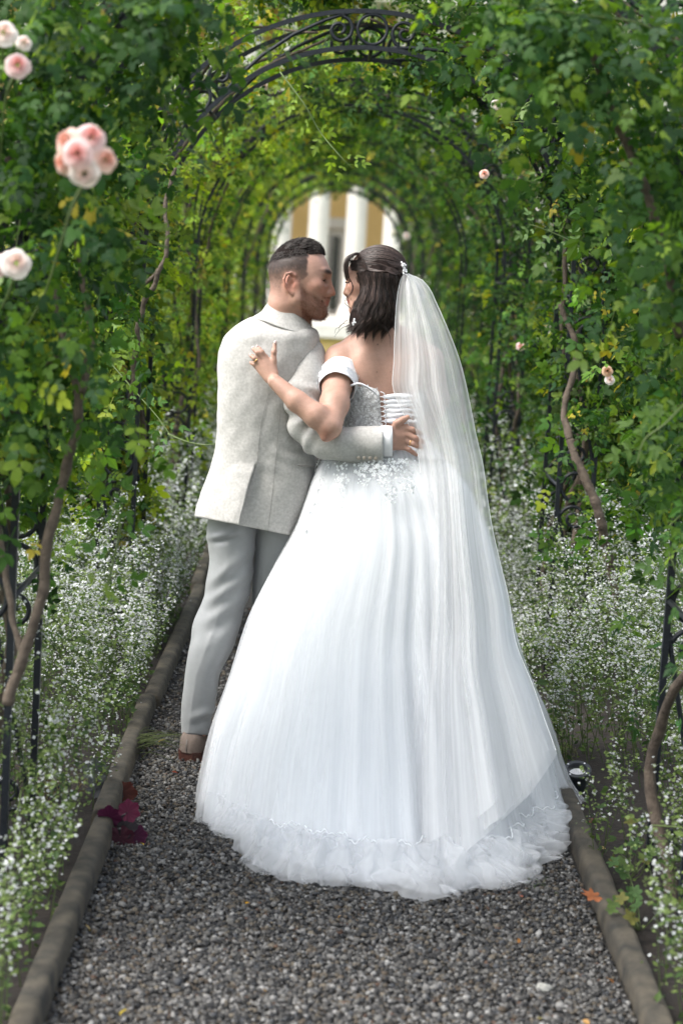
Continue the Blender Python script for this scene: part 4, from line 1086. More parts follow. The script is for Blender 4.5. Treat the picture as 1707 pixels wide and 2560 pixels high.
    fall = [(P(950, 705, -.03), (.070, .085, .075)), (P(945, 752, -.05), (.062, .082, .070)), (P(928, 788, -.07), (.066, .068, .040)), (P(905, 805, -.09), (.040, .045, .022)), (P(965, 790, -.05), (.034, .07, .045))]
    for cc, rr in fall: H.ball(cc, rr, .02)
    H.ball(W(104, 0, -22), np.array([54, 100, 96])*.001*KB, .012, RB, sub=True)
    hv, hf = H.skin(2)
    hc = np.tile([.016, .011, .010], (len(hv), 1))*(1 + .5*wob(hv, .02, 62))[:, None]
    hr = mobj('hair', hv, hf, M['hair_base'], bride, cols=hc)
    ells = [(np.array(W(-4, 0, 50)), np.array([.096, .084, .092])*.985)] + [(np.array(cc), np.array(rr)) for cc, rr in fall]
    r = np.random.default_rng(31); mb = MB()
    def strand(ctrl, rad, tone, lift=.0015, n=14):
        """ctrl: photo pixels on the near side of the hair"""
        pts = smooth_path(np.array(ctrl, float), n); out = []; lasty = None
        for u, w in pts:
            y = near_Y(u, w, ells)
            if y is None: y = lasty if lasty is not None else -.06
            if lasty is not None: y = .5*y + .5*lasty
            lasty = y; out.append(P(u, w, y - lift))
        vv, ff = tube(out, rad*np.interp(np.linspace(0, 1, n), [0, .1, .72, 1], [.6, 1, 1, .12]), 3, cap=False); mb.add(vv, ff, np.array([.026, .017, .0145])*tone)
    tone = lambda: float(np.exp(r.normal(.2, .5)))
    Ec, Er = np.array([-4, 0, 50.]), np.array([98, 85, 93.])
    cdir = np.array([-88, 12, 62.]) - Ec; cdir = cdir/Er; cdir /= np.linalg.norm(cdir)
    for i in range(1700):       # combed from the hairline over the head to the comb
        al = r.uniform(-1.15, 1.95)                    # across the hairline: far temple .. near temple
        st_ = np.array([math.cos(al*.95)*1.0, math.sin(al)*1.0, .40 + .06*math.cos(al) - .32*max(0, al - .9)]) + .05*r.normal(size=3); st_ /= np.linalg.norm(st_)
        om = math.acos(np.clip(st_ @ cdir, -1, 1)); t = np.linspace(.30*r.random()**2, 1, 11)
        dd = (np.sin((1 - t)*om)[:, None]*st_ + np.sin(t*om)[:, None]*cdir)/math.sin(om)
        dd[:, 2] -= .10*np.sin(pi*t)*max(0, al); dd /= np.linalg.norm(dd, axis=1)[:, None]
        pp = Ec + dd*Er*(1.0 + .018*r.random() + .012*np.sin(5*t + 9*al))[:, None]
        out = HB + (pp*.001*KB) @ RB.T
        vv, ff = tube(out, .00075*r.uniform(.7, 1.5)*np.concatenate([[.5], np.ones(8), [.8, .4]]), 3, cap=False); mb.add(vv, ff, np.array([.026, .0175, .015])*tone())
    for i in range(220):       # the twist above the ear
        a = np.array([900 + r.normal(0, 6), 664 + r.normal(0, 7)]); k = r.choice([0, 2.1, 4.2]) + r.normal(0, .3); am = 3.5
        pts = [a] + [np.array([900 + 92*s, 667 + 27*s - 9*s*s + am*math.sin(7*s + k)]) for s in (.2, .4, .6, .8, 1)]
        strand(pts, .0008*r.uniform(.8, 1.5), tone()*1.3, .004 + .003*math.cos(k))
    for i in range(1900):       # loose waves falling on the shoulder
        lock = r.integers(0, 12)/11; tt = r.normal(0, .028); t = lock; rl_ = math.sin(lock*37.0)
        u0 = 898 + 96*(t + .9*tt) + r.normal(0, 2); v0 = 676 + 8*t + 16*r.random()
        u3 = 862 + 118*t**.9 - 8*rl_; v3 = 828 + 2*t + 11*rl_ + r.normal(0, 7)
        k = 2.4*rl_ + 2.6*tt*10*.3; w = 10.5 + 2.5*rl_
        pts = []
        for q_ in np.linspace(0, 1, 9):
            bow = 15*math.sin(pi*q_)*(1 - t); spread = 150*tt*math.sin(pi*min(1, .25 + .75*q_))**.7
            pts.append((u0 + (u3 - u0)*q_**1.7 + bow + spread*q_ + w*math.sin(2*pi*1.45*q_ + k)*min(1, q_*1.5), v0 + (v3 - v0)*q_))
        strand(pts, .0008*r.uniform(.6, 1.5), tone()*(1 + .35*rl_), .001 + .008*abs(math.cos(20*tt))*r.random(), 12)
    for i in range(260):       # strands that frame the face
        a = r.random(); yb = HB[1] - .062 + .10*a + r.normal(0, .006); du = r.normal(0, 3)
        ctrl = [P(892 + du, 631 + 5*a, yb + .01), P(876 + du, 640, yb), P(866 + .8*du, 655, yb), P(863 + .7*du, 672 + r.normal(0, 2), yb), P(867 + .9*du, 690 + 12*r.random(), yb)]
        vv, ff = tube(smooth_path(ctrl, 9), .0007*r.uniform(.6, 1.3)*np.linspace(1, .3, 9), 3, cap=False); mb.add(vv, ff, np.array([.026, .0175, .015])*tone())
    for i in range(520):       # side hair drawn back over the ear to the comb
        a = r.random(); u0, v0 = 874 + 20*r.random(), 650 + 26*a; pts = [(u0, v0), (905 + r.normal(0, 3), 655 + 22*a), (945, 661 + 22*a + r.normal(0, 2)), (980, 670 + 15*a), (1001, 680 + 6*a)]
        strand(pts, .0008*r.uniform(.6, 1.4), tone(), .0015 + .002*r.random(), 12)
    mb_obj(mb, 'strands', M['hair'], hr, kind='stuff')
    # free locks: the curl before the cheek, wisps at the shoulder
    yf = HB[1] - .055
    for ctrl, rad in (([(880, 640), (869, 664), (872, 692), (881, 712), (878, 730), (866, 745), (861, 757), (872, 768), (883, 776), (886, 784)], .0017),
                      ([(884, 642), (870, 668), (874, 698), (883, 716), (879, 733), (868, 748), (864, 758), (876, 770), (887, 780)], .0013),
                      ([(878, 638), (864, 658), (861, 680), (866, 702)], .0009), ([(880, 636), (866, 650), (860, 672)], .0009),
                      ([(868, 800), (858, 808), (848, 818), (840, 822), (836, 834)], .0011), ([(880, 812), (858, 818), (843, 832), (836, 842)], .0010), ([(876, 806), (852, 812), (846, 826)], .0009),
                      ([(900, 818), (912, 832), (900, 838), (880, 834)], .0007), ([(962, 815), (972, 835), (976, 868)], .0008), ([(950, 812), (968, 828), (978, 850)], .0008)):
        pts = smooth_path(np.array(ctrl, float), 30); yy = yf if ctrl[0][1] < 700 else -.135
        out = [P(u, w, yy + (.0 if w < 760 else -.02)) for u, w in pts]
        vv, ff = tube(out, rad*np.linspace(1, .4, 30), 5); mobj('loose_lock', vv, quadtri(ff), M['hair'], hr, cols=np.tile([.022, .014, .012], (len(vv), 1)))
    # pearl comb at the back of the head and a drop earring
    comb = None; yc = -.075
    for i in range(26):
        t = r.random(); u = 1003 + r.normal(0, 5.0) + 8*t; w = 660 + 24*t + r.normal(0, 3.2) - (6 if i % 5 == 0 else 0)
        vv, ff = ellipsoid(P(u, w, yc + r.normal(0, .006)), np.full(3, r.uniform(.0024, .0042)), 8, 6)
        if comb is None: comb = mobj('hair_comb', vv, quadtri(ff), M['pearl'], bride)
        else: mobj('pearl', vv, quadtri(ff), M['pearl'], comb)
    vv, ff = ellipsoid(P(885, 803, -.165), (.003, .003, .010), 8, 6); er = mobj('earring', vv, quadtri(ff), M['pearl'], bride)
    for u, w in ((882, 808), (888, 806), (886, 798), (883, 812)):
        vv, ff = ellipsoid(P(u, w, -.167), np.full(3, .0028), 8, 6); mobj('pearl', vv, quadtri(ff), M['pearl'], er)
if 'people' not in FAST: build_bride()

# ------------------------------------------------------------------ GOWN
SK = [(1080, 868, 1058, .125, .115, 0.0), (1120, 838, 1092, .155, .13, -.02), (1160, 806, 1128, .185, .15, -.04), (1200, 786, 1160, .215, .17, -.06), (1260, 765, 1188, .25, .2, -.08), (1320, 744, 1214, .29, .22, -.1), (1430, 686, 1246, .36, .26, -.13),
      (1540, 632, 1272, .43, .30, -.16), (1620, 606, 1294, .49, .33, -.19), (1700, 582, 1320, .55, .35, -.22), (1760, 560, 1344, .60, .37, -.24), (1820, 542, 1362, .65, .38, -.26), (1900, 526, 1378, .73, .39, -.29), (1960, 516, 1396, .80, .40, -.31), (2004, 510, 1424, .86, .40, -.33)]
TS = table(SK, 240)
def skirt_base(t):
    """t 0 waist .. 1 hem -> centre x, centre y, z, half width, near depth, far depth"""
    v = 1080 + t*(2004 - 1080); c = [np.interp(v, TS[:, 0], TS[:, k]) for k in range(1, 6)]
    pl, pr = P(c[0], v, c[4]), P(c[1], v, c[4]); return (pl[0] + pr[0])/2, c[4], (pl[2] + pr[2])/2, (pr[0] - pl[0])/2, c[2], c[3]
Z_HEM = skirt_base(1.0)[2]
def fold_fn(seed, base, drift=.5):
    r0 = np.random.default_rng(3); r = np.random.default_rng(seed); ks = np.concatenate([r0.integers(7, 12, 3), r0.integers(13, 20, 4), r.integers(20, 34, 4), r.integers(36, 70, 5)])
    ph = np.concatenate([r0.uniform(0, 2*pi, 7), r.uniform(0, 2*pi, 9)]); dr = np.concatenate([r0.normal(0, .6, 7), r.normal(0, drift, 9)]); am = np.concatenate([r0.uniform(.5, 1, 7), r.uniform(.5, 1, 9)])*np.concatenate([np.full(3, 1.2), np.full(4, .6), np.full(4, .22), np.full(5, .10)])
    def f(th, t):
        s = 0
        for k, p, d, a in zip(ks, ph, dr, am):
            w = np.sin(k*th + p + d*3*t + .6*np.sin(2*th + p)); s = s + a*(1 - 2*np.abs(w)**1.3 if k > 12 else w)
        return base*s*(.10 + .9*t**.9)*(1 + .45*np.sin(2.3*th + 1.1) + .3*np.sin(5.2*th + 2.0*t))
    return f
def skirt(name, grow, seed, amp, mat, parent, nr=64, nc=330, t0=0.0, t1=1.0, z_end=None, hem_var=0, label=None, trail=0.0):
    fn = fold_fn(seed, amp, .5 if seed < 6 else 1.6); th = np.arange(nc)*2*pi/nc; g = np.zeros((nr, nc, 3)); r = np.random.default_rng(seed + 9)
    hv = hem_var*wob(np.stack([np.cos(th), np.sin(th)], -1), .5, seed)
    for i in range(nr):
        t = t0 + (t1 - t0)*i/(nr - 1); cx, cy, z, hw, dn, df = skirt_base(t); z = z*(1 - .0) - (Z_HEM - .006)*t**6
        m = 1 + fn(th, t)/max(hw, .2)*1.0
        co, si = np.cos(th), np.sin(th); gr = grow*(.15 + .85*t)
        x = cx + (hw - .022*t + gr)*co*m; y = cy + np.where(si < 0, (dn + gr)*si, (df + gr)*si)*m
        zz = z + hv*t**4 + 0*x
        g[i, :, 0], g[i, :, 1], g[i, :, 2] = x, y, np.maximum(zz, .004 + .01*(1 - t))
    fl = np.stack([np.broadcast_to(th/(2*pi), (nr, nc)), np.repeat(np.linspace(t0, t1, nr)[:, None], nc, 1), np.full((nr, nc), seed*.173)], -1)
    o = mobj(name, g.reshape(-1, 3), grid_faces(nr, nc), mat, parent, label=label, cols=fl.reshape(-1, 3)); return o, g
dress, gd = skirt('skirt', -.014, 3, .011, M['lining'], bride, label='full white skirt lining under layers of tulle')
skirt('tulle_layer', .000, 5, .011, M['tulle'], dress, hem_var=.0)
skirt('tulle_layer', .012, 8, .011, M['tulle'], dress, hem_var=.012)
skirt('tulle_layer', .026, 11, .012, M['tulle_thin'], dress, hem_var=.02)

def flounce():
    """crumpled tulle of the train that pools on the gravel"""
    um = np.array([.0, .06, .12, .17, .22, .30, .36, .40, .47, .52, .57, .62, .68, .74, .80, .86, .92, 1.0]); wm = np.array([.03, .05, .11, .07, .18, .24, .19, .12, .20, .27, .17, .21, .23, .12, .15, .09, .12, .04])
    for lay in range(3):
        nc, nr = 420, 24; th = np.linspace(pi*1.10, pi*1.965, nc); s = (th - th[0])/(th[-1] - th[0]); wgt = np.clip(np.sin(pi*(s*.98 + .01)), 0, 1)**.5
        wid = np.interp(s + .02*lay*np.sin(7*s + lay), um, wm)*(1.0, .8, .9, .6)[lay]; wid = np.convolve(np.pad(wid, 6, 'edge'), np.hanning(13)/np.hanning(13).sum(), 'valid')
        t = .93; cx, cy, z, hw, dn, df = skirt_base(t); z = z - (Z_HEM - .006)*t**6; fn = fold_fn(3 + lay, .010)(th, t); g = np.zeros((nr, nc, 3))
        for i in range(nr):
            q = i/(nr - 1); uv = np.stack([s*9 + .25*q, 0*s + q*.55 + 3*lay], -1); uw = np.stack([s*9 - .5*q + 5, 0*s + q*.9 + lay], -1)
            n1 = wob(uv, .75, 200 + lay, 5); n2 = wob(uw, .42, 210 + lay, 4); n3 = wob(uv, 1.9, 220 + lay)
            R = wid*q + (.022*n1 + .012*n2)*math.sin(pi*min(1, q*.8 + .1))*(.4 + wgt)
            m = 1 + fn*(1 - q)/hw; x = cx + (hw - .014 + R*(.45 + .55*wgt))*np.cos(th)*m + (.020*n2 + .022*n3)*q*wgt; y = cy + (dn + .006 + R)*np.sin(th)*m + .012*n2*q
            bulge = (1 - 2*np.abs(np.clip(n1, -1, 1)))*.5 + .5
            zz = z*(1 - q)**1.3 + wgt*math.sin(pi*q**.75)*(.010 + .036*bulge*np.clip(n3 + .7, .15, 1.4) + .006*n2) + .005 + .010*np.abs(n2)*q
            g[i] = np.stack([x, y, np.maximum(zz, .004)], -1)
        fl = np.stack([np.broadcast_to(th/(2*pi), (nr, nc)), np.repeat(np.linspace(1, 1.3, nr)[:, None], nc, 1), np.full((nr, nc), lay*.31)], -1); mobj('train_ruffle', g.reshape(-1, 3), grid_faces(nr, nc, False), M['tulle_thin'], dress, cols=fl.reshape(-1, 3))
        if lay == 0:
            e = g[1] + np.array([0, -.010, .010]); e[:, 2] += .0035*np.sin(th*170) + .006*wob(np.stack([s*9, s], -1), .5, 3); k = (s > .22) & (s < .97); vv, ff = tube(e[k], .0012, 5); mobj('beaded_trim', vv, quadtri(ff), M['lace'], dress)
flounce()

def bodice():
    # boned lace corset, open at the back where it is laced
    rows = [(958, 862, 1060, .108, .0, 0), (985, 862, 1060, .112, .0, 0), (1030, 860, 1060, .112, .0, 0), (1080, 858, 1062, .118, -.005, 0), (1150, 812, 1115, .17, -.03, 0)]
    n = 40; T = table(rows, n); nc = 110; g = np.zeros((n, nc, 3))
    for i, (v, uL, uR, hd, Yc, _) in enumerate(T):
        uc, hw = (uL + uR)/2, (uR - uL)/2
        e0 = np.interp(v, [958, 976, 1063, 1150], [940, 948, 954, 957]); e1 = np.interp(v, [958, 1150], [1046, 1040])
        p0 = math.acos((e0 - uc)/hw); p1 = 2*pi + math.acos((e1 - uc)/hw)
        for j in range(nc):
            ph = p0 + (p1 - p0)*j/(nc - 1); u = uc + hw*cos(ph)
            top = 0
            if i < 6: top = (6 - i)/6*np.interp(u, [862, 890, 915, 948], [2, -2, 6, 17])*(sin(ph) > 0)
            g[i, j] = P(u, v + top, Yc - hd*spw(sin(ph), .9))
    b = mobj('bodice', g.reshape(-1, 3), grid_faces(n, nc, False), M['bodice'], bride, label='white lace bodice laced with satin ribbon at the back')
    so = b.modifiers.new('thickness', 'SOLIDIFY'); so.thickness = .003
    # satin edge that turns over the top
    pts = smooth_path([P(868, 968, -.118), P(884, 962, -.135), P(900, 960, -.14), (P(918, 968, -.138)), P(935, 980, -.137), P(946, 992, -.136)], 40)
    vv, ff = tube(pts, np.interp(np.linspace(0, 1, 40), [0, .3, .7, 1], [.006, .012, .011, .003]), 10, flat=.35); mobj('satin_fold', vv, quadtri(ff), M['satin'], b)
    # loops and ribbons
    for i in range(7):
        v0 = 986 + 12.2*i; a = np.linspace(-pi/2, pi/2, 9)
        e = 950 + .05*(v0 - 986)
        lp = [P(e + 11*cos(q), v0 + 6.2*sin(q), -.137 - .002*cos(q)) for q in a]; vv, ff = tube(lp, .0012, 5); mobj('lacing_loop', vv, quadtri(ff), M['satin'], b)
        if i < 6:
            n_ = 24; uu = np.linspace(e + 8, 1044, n_); g2 = np.zeros((n_, 5, 3))
            for k, u in enumerate(uu):
                s = k/(n_ - 1); hh = 1.5 + 6.8*math.sin(pi*min(1, s*1.15 + .02))**.6 if s < .9 else 6
                vm = v0 + 6 + (-2 + 1.2*(i % 2))*s*2 + 4*math.sin(3*s + i)*.4
                for m in range(5):
                    w = (m - 2)/2; g2[k, m] = P(u, vm + hh*w, -.137 - .006*(1 - w*w)*math.sin(pi*s) - .0012*math.sin(9*s + i + 2*w))
            rb = mobj('ribbon', g2.reshape(-1, 3), grid_faces(n_, 5, False), M['satin'], b); so = rb.modifiers.new('thickness', 'SOLIDIFY'); so.thickness = .001
    # off-shoulder sleeve band round the upper arm
    ctr = smooth_path([P(852, 934, -.050), P(847, 952, -.085), P(842, 972, -.122)], 26)
    g3 = np.zeros((26, 60, 3)); a = np.arange(60)*2*pi/60
    t3, n3, b3 = frames(ctr); tilt = np.array([IMR*.9 + IMU*-.25]).ravel()
    for i in range(26):
        s = i/25; ex = IMR - IMR.dot(t3[i])*t3[i]*.55; ey = np.cross(t3[i], ex); ey /= np.linalg.norm(ey); ex /= np.linalg.norm(ex)
        for j, q in enumerate(a): g3[i, j] = ctr[i] + .062*(1 - .08*s)*cos(q)*ex + .062*sin(q)*ey
    N = normals(g3); N *= np.sign((N*(g3 - g3.mean(1, keepdims=True))).sum(-1).mean())
    s = np.linspace(0, 1, 26)[:, None]; g3 = g3 + N*(.0025*np.sin(s*13 + 1.2*np.sin(a)[None]) + .002*wob(g3.reshape(-1, 3), .05, 95).reshape(26, 60))[..., None]
    sb = mobj('sleeve_band', g3.reshape(-1, 3), grid_faces(26, 60), M['satin'], bride); so = sb.modifiers.new('thickness', 'SOLIDIFY'); so.thickness = .002
    return b, g, g3, N
bod, gb, gs, Ns = bodice()
# lace flowers sewn to the bodice, the sleeve band and the hips
def lace(name, pts, nrm, size, parent, seed, petals=5):
    r = np.random.default_rng(seed); a = np.arange(petals)*2*pi/petals
    tv = [[0, 0, .1]]; tf = []
    for k in a:
        i = len(tv); tv += [[.9*cos(k - .45), .9*sin(k - .45), .35], [1.15*cos(k), 1.15*sin(k), .25], [.9*cos(k + .45), .9*sin(k + .45), .35]]; tf += [[0, i, i+1], [0, i+1, i+2]]
    tv, tf = np.array(tv), np.array(tf); n = len(pts)
    ax = r.normal(size=(n, 3)); _, R = leaf_frames(pts, np.cross(nrm, ax), nrm + .3*r.normal(size=(n, 3)), size*r.lognormal(0, .3, n))
    v = np.einsum('nij,vj->nvi', R, tv) + pts[:, None]; f = (tf[None] + (np.arange(n)*len(tv))[:, None, None]).reshape(-1, 3)
    mobj(name, v.reshape(-1, 3), f, M['lace'], parent, smooth=False, kind='stuff')
def surf_pick(g, n, cond, seed, lift=.002):
    r = np.random.default_rng(seed); N = normals(g); N *= np.sign((N*(g - g.mean(1, keepdims=True))).sum(-1).mean()); P_ = g.reshape(-1, 3); N = N.reshape(-1, 3)
    k = np.where(cond(P_))[0]; k = r.choice(k, n); return P_[k] + N[k]*lift + .003*r.normal(size=(n, 3)), N[k]
rl = np.random.default_rng(5)
pts, nn = surf_pick(gs[4:], 90, lambda p: (p[:, 1] < -.08), 1, .002); lace('lace_flowers', pts, nn, .0030, bod, 2)
def bod_pat(p):
    uv = np.array([proj(q) for q in p]); return (p[:, 1] < .0) & (uv[:, 0] < 955) & (np.sin(uv[:, 0]*.33 + 2*np.sin(uv[:, 1]*.12)) + np.sin(uv[:, 1]*.25 + uv[:, 0]*.15) > .2)
pts, nn = surf_pick(gb, 700, bod_pat, 3, .003); lace('lace_flowers', pts, nn, .0022, bod, 4)
# sprays of lace down the hips: short trailing lines
uvd = None
def spray(u0, v0, u1, v1, n, wid, seed):
    r = np.random.default_rng(seed); pts = []; nn = []
    for i in range(n):
        t = r.random()**1.2; u = u0 + (u1 - u0)*t + r.normal(0, wid*(1 - .5*t)); v = v0 + (v1 - v0)*t + r.normal(0, 3)
        tt = (v - 1080)/(2004 - 1080); cx, cy, z, hw, dn, df = skirt_base(max(tt, .01)); X = P(u, v, cy - dn*.6)[0]; c = np.clip((X - cx)/hw, -.995, .995)
        p = P(u, v, cy - (dn + .045*max(tt, .05) + .012)*math.sqrt(1 - c*c) - .004); pts.append(p); nn.append([c, -math.sqrt(1 - c*c), .2])
    return np.array(pts), np.array(nn, float)
A = [spray(*a) for a in ((805, 1150, 772, 1330, 150, 9, 1), (800, 1160, 790, 1250, 90, 8, 2), (858, 1150, 846, 1290, 110, 8, 3), (905, 1160, 912, 1210, 70, 12, 4), (950, 1165, 985, 1260, 140, 14, 5), (1000, 1150, 1020, 1230, 110, 18, 6), (770, 1310, 758, 1330, 30, 7, 7), (940, 1150, 960, 1185, 60, 20, 8), (780, 1250, 762, 1300, 40, 6, 9))]
lace('lace_flowers', np.concatenate([a[0] for a in A]), np.concatenate([a[1] for a in A]), .0030, bod, 6)

# ------------------------------------------------------------------ VEIL
def veil(name, lay, parent):
    E = [(684, 1008, 1020, -.075), (688, 1006, 1033, -.085), (700, 1001, 1055, -.095), (720, 996, 1072, -.11), (757, 991, 1090, -.125), (823, 987, 1119, -.15), (903, 984, 1149, -.165), (970, 983, 1166, -.175), (1000, 995, 1172, -.18), (1050, 1020, 1182, -.185), (1086, 1036, 1189, -.19), (1159, 1050, 1206, -.215), (1247, 1056, 1218, -.27),
         (1320, 1054, 1230, -.32), (1408, 1046, 1250, -.38), (1481, 1038, 1268, -.43), (1611, 1020, 1290, -.54), (1709, 1005, 1330, -.62), (1800, 995, 1362, -.70), (1880, 990, 1392, -.78)]
    T = table(E, 150); nc = 130; r = np.random.default_rng(40 + lay); g = np.zeros((150, nc, 3))
    ks = np.concatenate([r.uniform(1.5, 6, 5), r.uniform(8, 20, 5)]); ph = r.uniform(0, 2*pi, 10); am = r.uniform(.4, 1, 10)*np.concatenate([np.full(5, .8), np.full(5, .12)])
    for i, (v, uL, uR, Y) in enumerate(T):
        q = i/149; s = np.linspace(0, 1, nc)
        if lay == 1: uL2, uR2 = uL + 14 + 26*q, uR - 6 - 14*q
        elif lay == 2: uL2, uR2 = uL + 30*math.sin(pi*min(q*3, 1)) + 10, uR - 16 - 42*q
        else: uL2, uR2 = uL, uR
        fold = sum(a*np.sin(k*2*pi*s*(.5) + p + 1.2*q*np.sin(p)) for k, p, a in zip(ks, ph, am))
        amp = (.004 + .020*min(1, q*1.6))
        arc = (2*s - 1)
        # the cloth hangs in an arc: middle nearest the camera, sides falling back
        Ys = Y - .012*lay + (.03 + .12*q)*arc**2*np.where(arc > 0, 1, .55) - amp*fold
        us = uL2 + (uR2 - uL2)*s + 2.2*np.cos(2.3*fold)*min(1, q*3)*np.sin(pi*s)
        vs = v + q**3*(330 - 40*lay)*(1 - s**1.8) + 10*q**6*np.sin(9*s + lay)
        for j in range(nc): g[i, j] = P(us[j], vs[j], Ys[j] - 1.0*(vs[j] - v)*PX)
    # keep off the ground
    g[..., 2] = np.maximum(g[..., 2], .03)
    fl = np.stack([np.broadcast_to(np.linspace(0, .22, nc), (150, nc)), np.repeat(np.linspace(0, 1, 150)[:, None], nc, 1), np.full((150, nc), lay*.29)], -1); o = mobj(name, g.reshape(-1, 3), grid_faces(150, nc, False), M['veil'], parent, cols=fl.reshape(-1, 3)); return o, g
vl, gv0 = veil('veil', 0, bride); vl['label'] = 'long sheer white veil falling from the pearl comb'
veil('veil_layer', 1, vl); veil('veil_layer', 2, vl)
vv, ff = tube(gv0[::2, -1], .0011, 4, cap=False); mobj('veil_edge', vv, ff, M['lace'], vl)
vv, ff = tube(gv0[:80:2, 0], .0009, 4, cap=False); mobj('veil_edge', vv, ff, M['lace'], vl)

# ================================================================== ROSES, CANES, SHRUBS
def bloom(name, c, rad, cols, parent, seed, face=(0, -1, .3)):
    """a full rose: rings of cupped petals"""
    r = np.random.default_rng(seed); B = axes(face); mb = MB()
    for ring, (np_, open_, R0, ht) in enumerate(((5, .95, 1.0, .15), (5, .65, .82, .35), (5, .38, .62, .5), (4, .2, .42, .58))):
        for k in range(np_):
            a0 = 2*pi*k/np_ + ring*.6 + r.normal(0, .15); n = 5; g = np.zeros((n, n, 3))
            for i in range(n):
                for j in range(n):
                    s = i/(n-1); w = (j/(n-1) - .5)*2; wd = .75*math.sin(pi*min(.5, s*.62 + .06))*1.15
                    a = a0 + w*wd*.95; rr = R0*(.25 + .75*s**.8*(open_*.5 + .5))*(1 - .12*w*w*s) + r.normal(0, .015)
                    hgt = ht*.4 + s*(.75 - .6*open_) - (.30*open_*s**3) + .06*math.sin(5*a + seed)*s
                    g[i, j] = (hgt, rr*cos(a), rr*sin(a))
            v = c + rad*(g.reshape(-1, 3) @ B.T); t = min(1, ring/3); col = (1 - t)*np.array(cols[0]) + t*np.array(cols[1])
            mb.add(v, grid_faces(n, n, False), col*r.uniform(.9, 1.08))
    return mb_obj(mb, name, M['petal'], parent)
PINK = ((.80, .62, .60), (.66, .30, .28)); PEACH = ((.80, .60, .52), (.70, .38, .30)); PALE = ((.82, .76, .72), (.74, .58, .52)); FADED = ((.62, .44, .30), (.42, .24, .14))
def spray_stem(parent, pts, r0=.0035, mat='greenstem', name='rose_stem'):
    pp = smooth_path(pts, 30); v, f = tube(pp, np.linspace(r0, r0*.5, 30), 6); return mobj(name, v, quadtri(f), M[mat], parent)
if ROSES:
    rL0, rR0, rL1, rR1 = ROSES[(0, -1)], ROSES[(0, 1)], ROSES[(1, -1)], ROSES[(1, 1)]
    rr_ = np.random.default_rng(3)
    # the large cluster and the paler blooms at the picture's left edge
    for (u, v, Y, rad, cols, fc) in ((172, 355, -2.65, .028, PEACH, (-.5, -1, .3)), (228, 345, -2.63, .030, PINK, (.3, -1, .5)), (195, 385, -2.68, .030, PINK, (0, -1, .1)), (262, 400, -2.63, .026, PEACH, (.6, -1, .2)), (212, 432, -2.66, .030, PALE, (.1, -1, -.3)), (165, 405, -2.64, .026, PEACH, (-.6, -1, -.1)),
                                     (10, 85, -2.25, .030, PALE, (.2, -1, .4)), (60, 108, -2.20, .018, PALE, (.4, -1, .4)), (45, 165, -2.25, .028, PINK, (.2, -1, .3)), (40, 660, -2.25, .034, PALE, (.3, -1, .3)), (-8, 665, -2.22, .028, PINK, (-.3, -1, .3))):
        bloom('rose_bloom', P(u, v, Y), rad, cols, rL0, int(u) + 300, fc)
    for pts in ([P(215, 450, -2.62), P(180, 520, -2.45), P(150, 620, -2.1), P(110, 740, -2.0), P(60, 830, -1.8), P(20, 900, -1.4)], [P(45, 175, -2.22), P(15, 250, -2.1), P(0, 420, -1.8), P(-20, 560, -1.4)], [P(40, 680, -2.22), P(20, 740, -2.0), P(-10, 800, -1.5)], [P(10, 95, -2.22), P(0, 200, -2.0), P(-30, 320, -1.5)]): spray_stem(rL0, pts)
    for (u, v, rad, cols) in ((1240, 262, .022, PALE), (1248, 280, .018, FADED), (1210, 435, .020, PEACH), (1300, 866, .024, PINK), (1517, 928, .023, FADED), (1523, 950, .021, PALE), (1016, 590, .04, PALE), (662, 216, .02, PALE)):
        Y = {1016: 14.0, 662: 2.6, 1300: 3.9, 1210: 1.25}.get(u, 1.15); bloom('rose_bloom', P(u, v, Y), rad, cols, rR1 if u > 900 else rL1, int(u))
    # woody canes that show in front of the leaves
    def cane(parent, uvY, r0, r1, mat='bark'):
        pp = smooth_path([P(*q) for q in uvY], 60); pp += .004*np.stack([wob(pp, .12, 5), wob(pp, .12, 6), 0*pp[:, 0]], -1)
        v, f = tube(pp, np.linspace(r0, r1, 60)*(1 + .14*wob(pp, .06, 7)), 9); mobj('cane', v, quadtri(f), M[mat], parent)
    cane(rL0, [(20, 1760, -1.75), (60, 1640, -1.75), (95, 1520, -1.75), (130, 1320, -1.72), (165, 1180, -1.7), (190, 1080, -1.7), (203, 985, -1.7)], .014, .011)
    cane(rL0, [(203, 985, -1.7), (215, 920, -1.68), (232, 870, -1.66), (225, 780, -1.65), (205, 690, -1.6), (190, 560, -1.55), (188, 480, -1.5)], .010, .007)
    cane(rL0, [(200, 990, -1.7), (185, 950, -1.68), (165, 890, -1.66), (145, 800, -1.6), (130, 700, -1.5)], .009, .006)
    cane(rL0, [(60, 1640, -1.74), (30, 1540, -1.7), (10, 1400, -1.6), (-10, 1300, -1.5)], .009, .007)
    cane(rL1, [(330, 1000, 1.5), (350, 800, 1.45), (395, 690, 1.4), (420, 600, 1.4), (415, 500, 1.45), (440, 420, 1.5)], .012, .007)
    cane(rL1, [(300, 760, 1.5), (345, 720, 1.45), (390, 685, 1.42), (415, 640, 1.42)], .010, .008)
    cane(rR1, [(1425, 1100, 1.42), (1445, 1160, 1.38), (1480, 1240, 1.35), (1500, 1300, 1.35), (1520, 1400, 1.4), (1560, 1560, 1.45)], .017, .020)
    cane(rR1, [(1425, 1100, 1.42), (1410, 1020, 1.5), (1440, 880, 1.55), (1400, 760, 1.6)], .015, .010)
    cane(rR0, [(1465, 90, -1.75), (1500, 180, -1.72), (1530, 280, -1.7), (1580, 400, -1.7), (1620, 500, -1.7), (1650, 600, -1.7), (1680, 720, -1.7), (1700, 840, -1.65)], .010, .012)
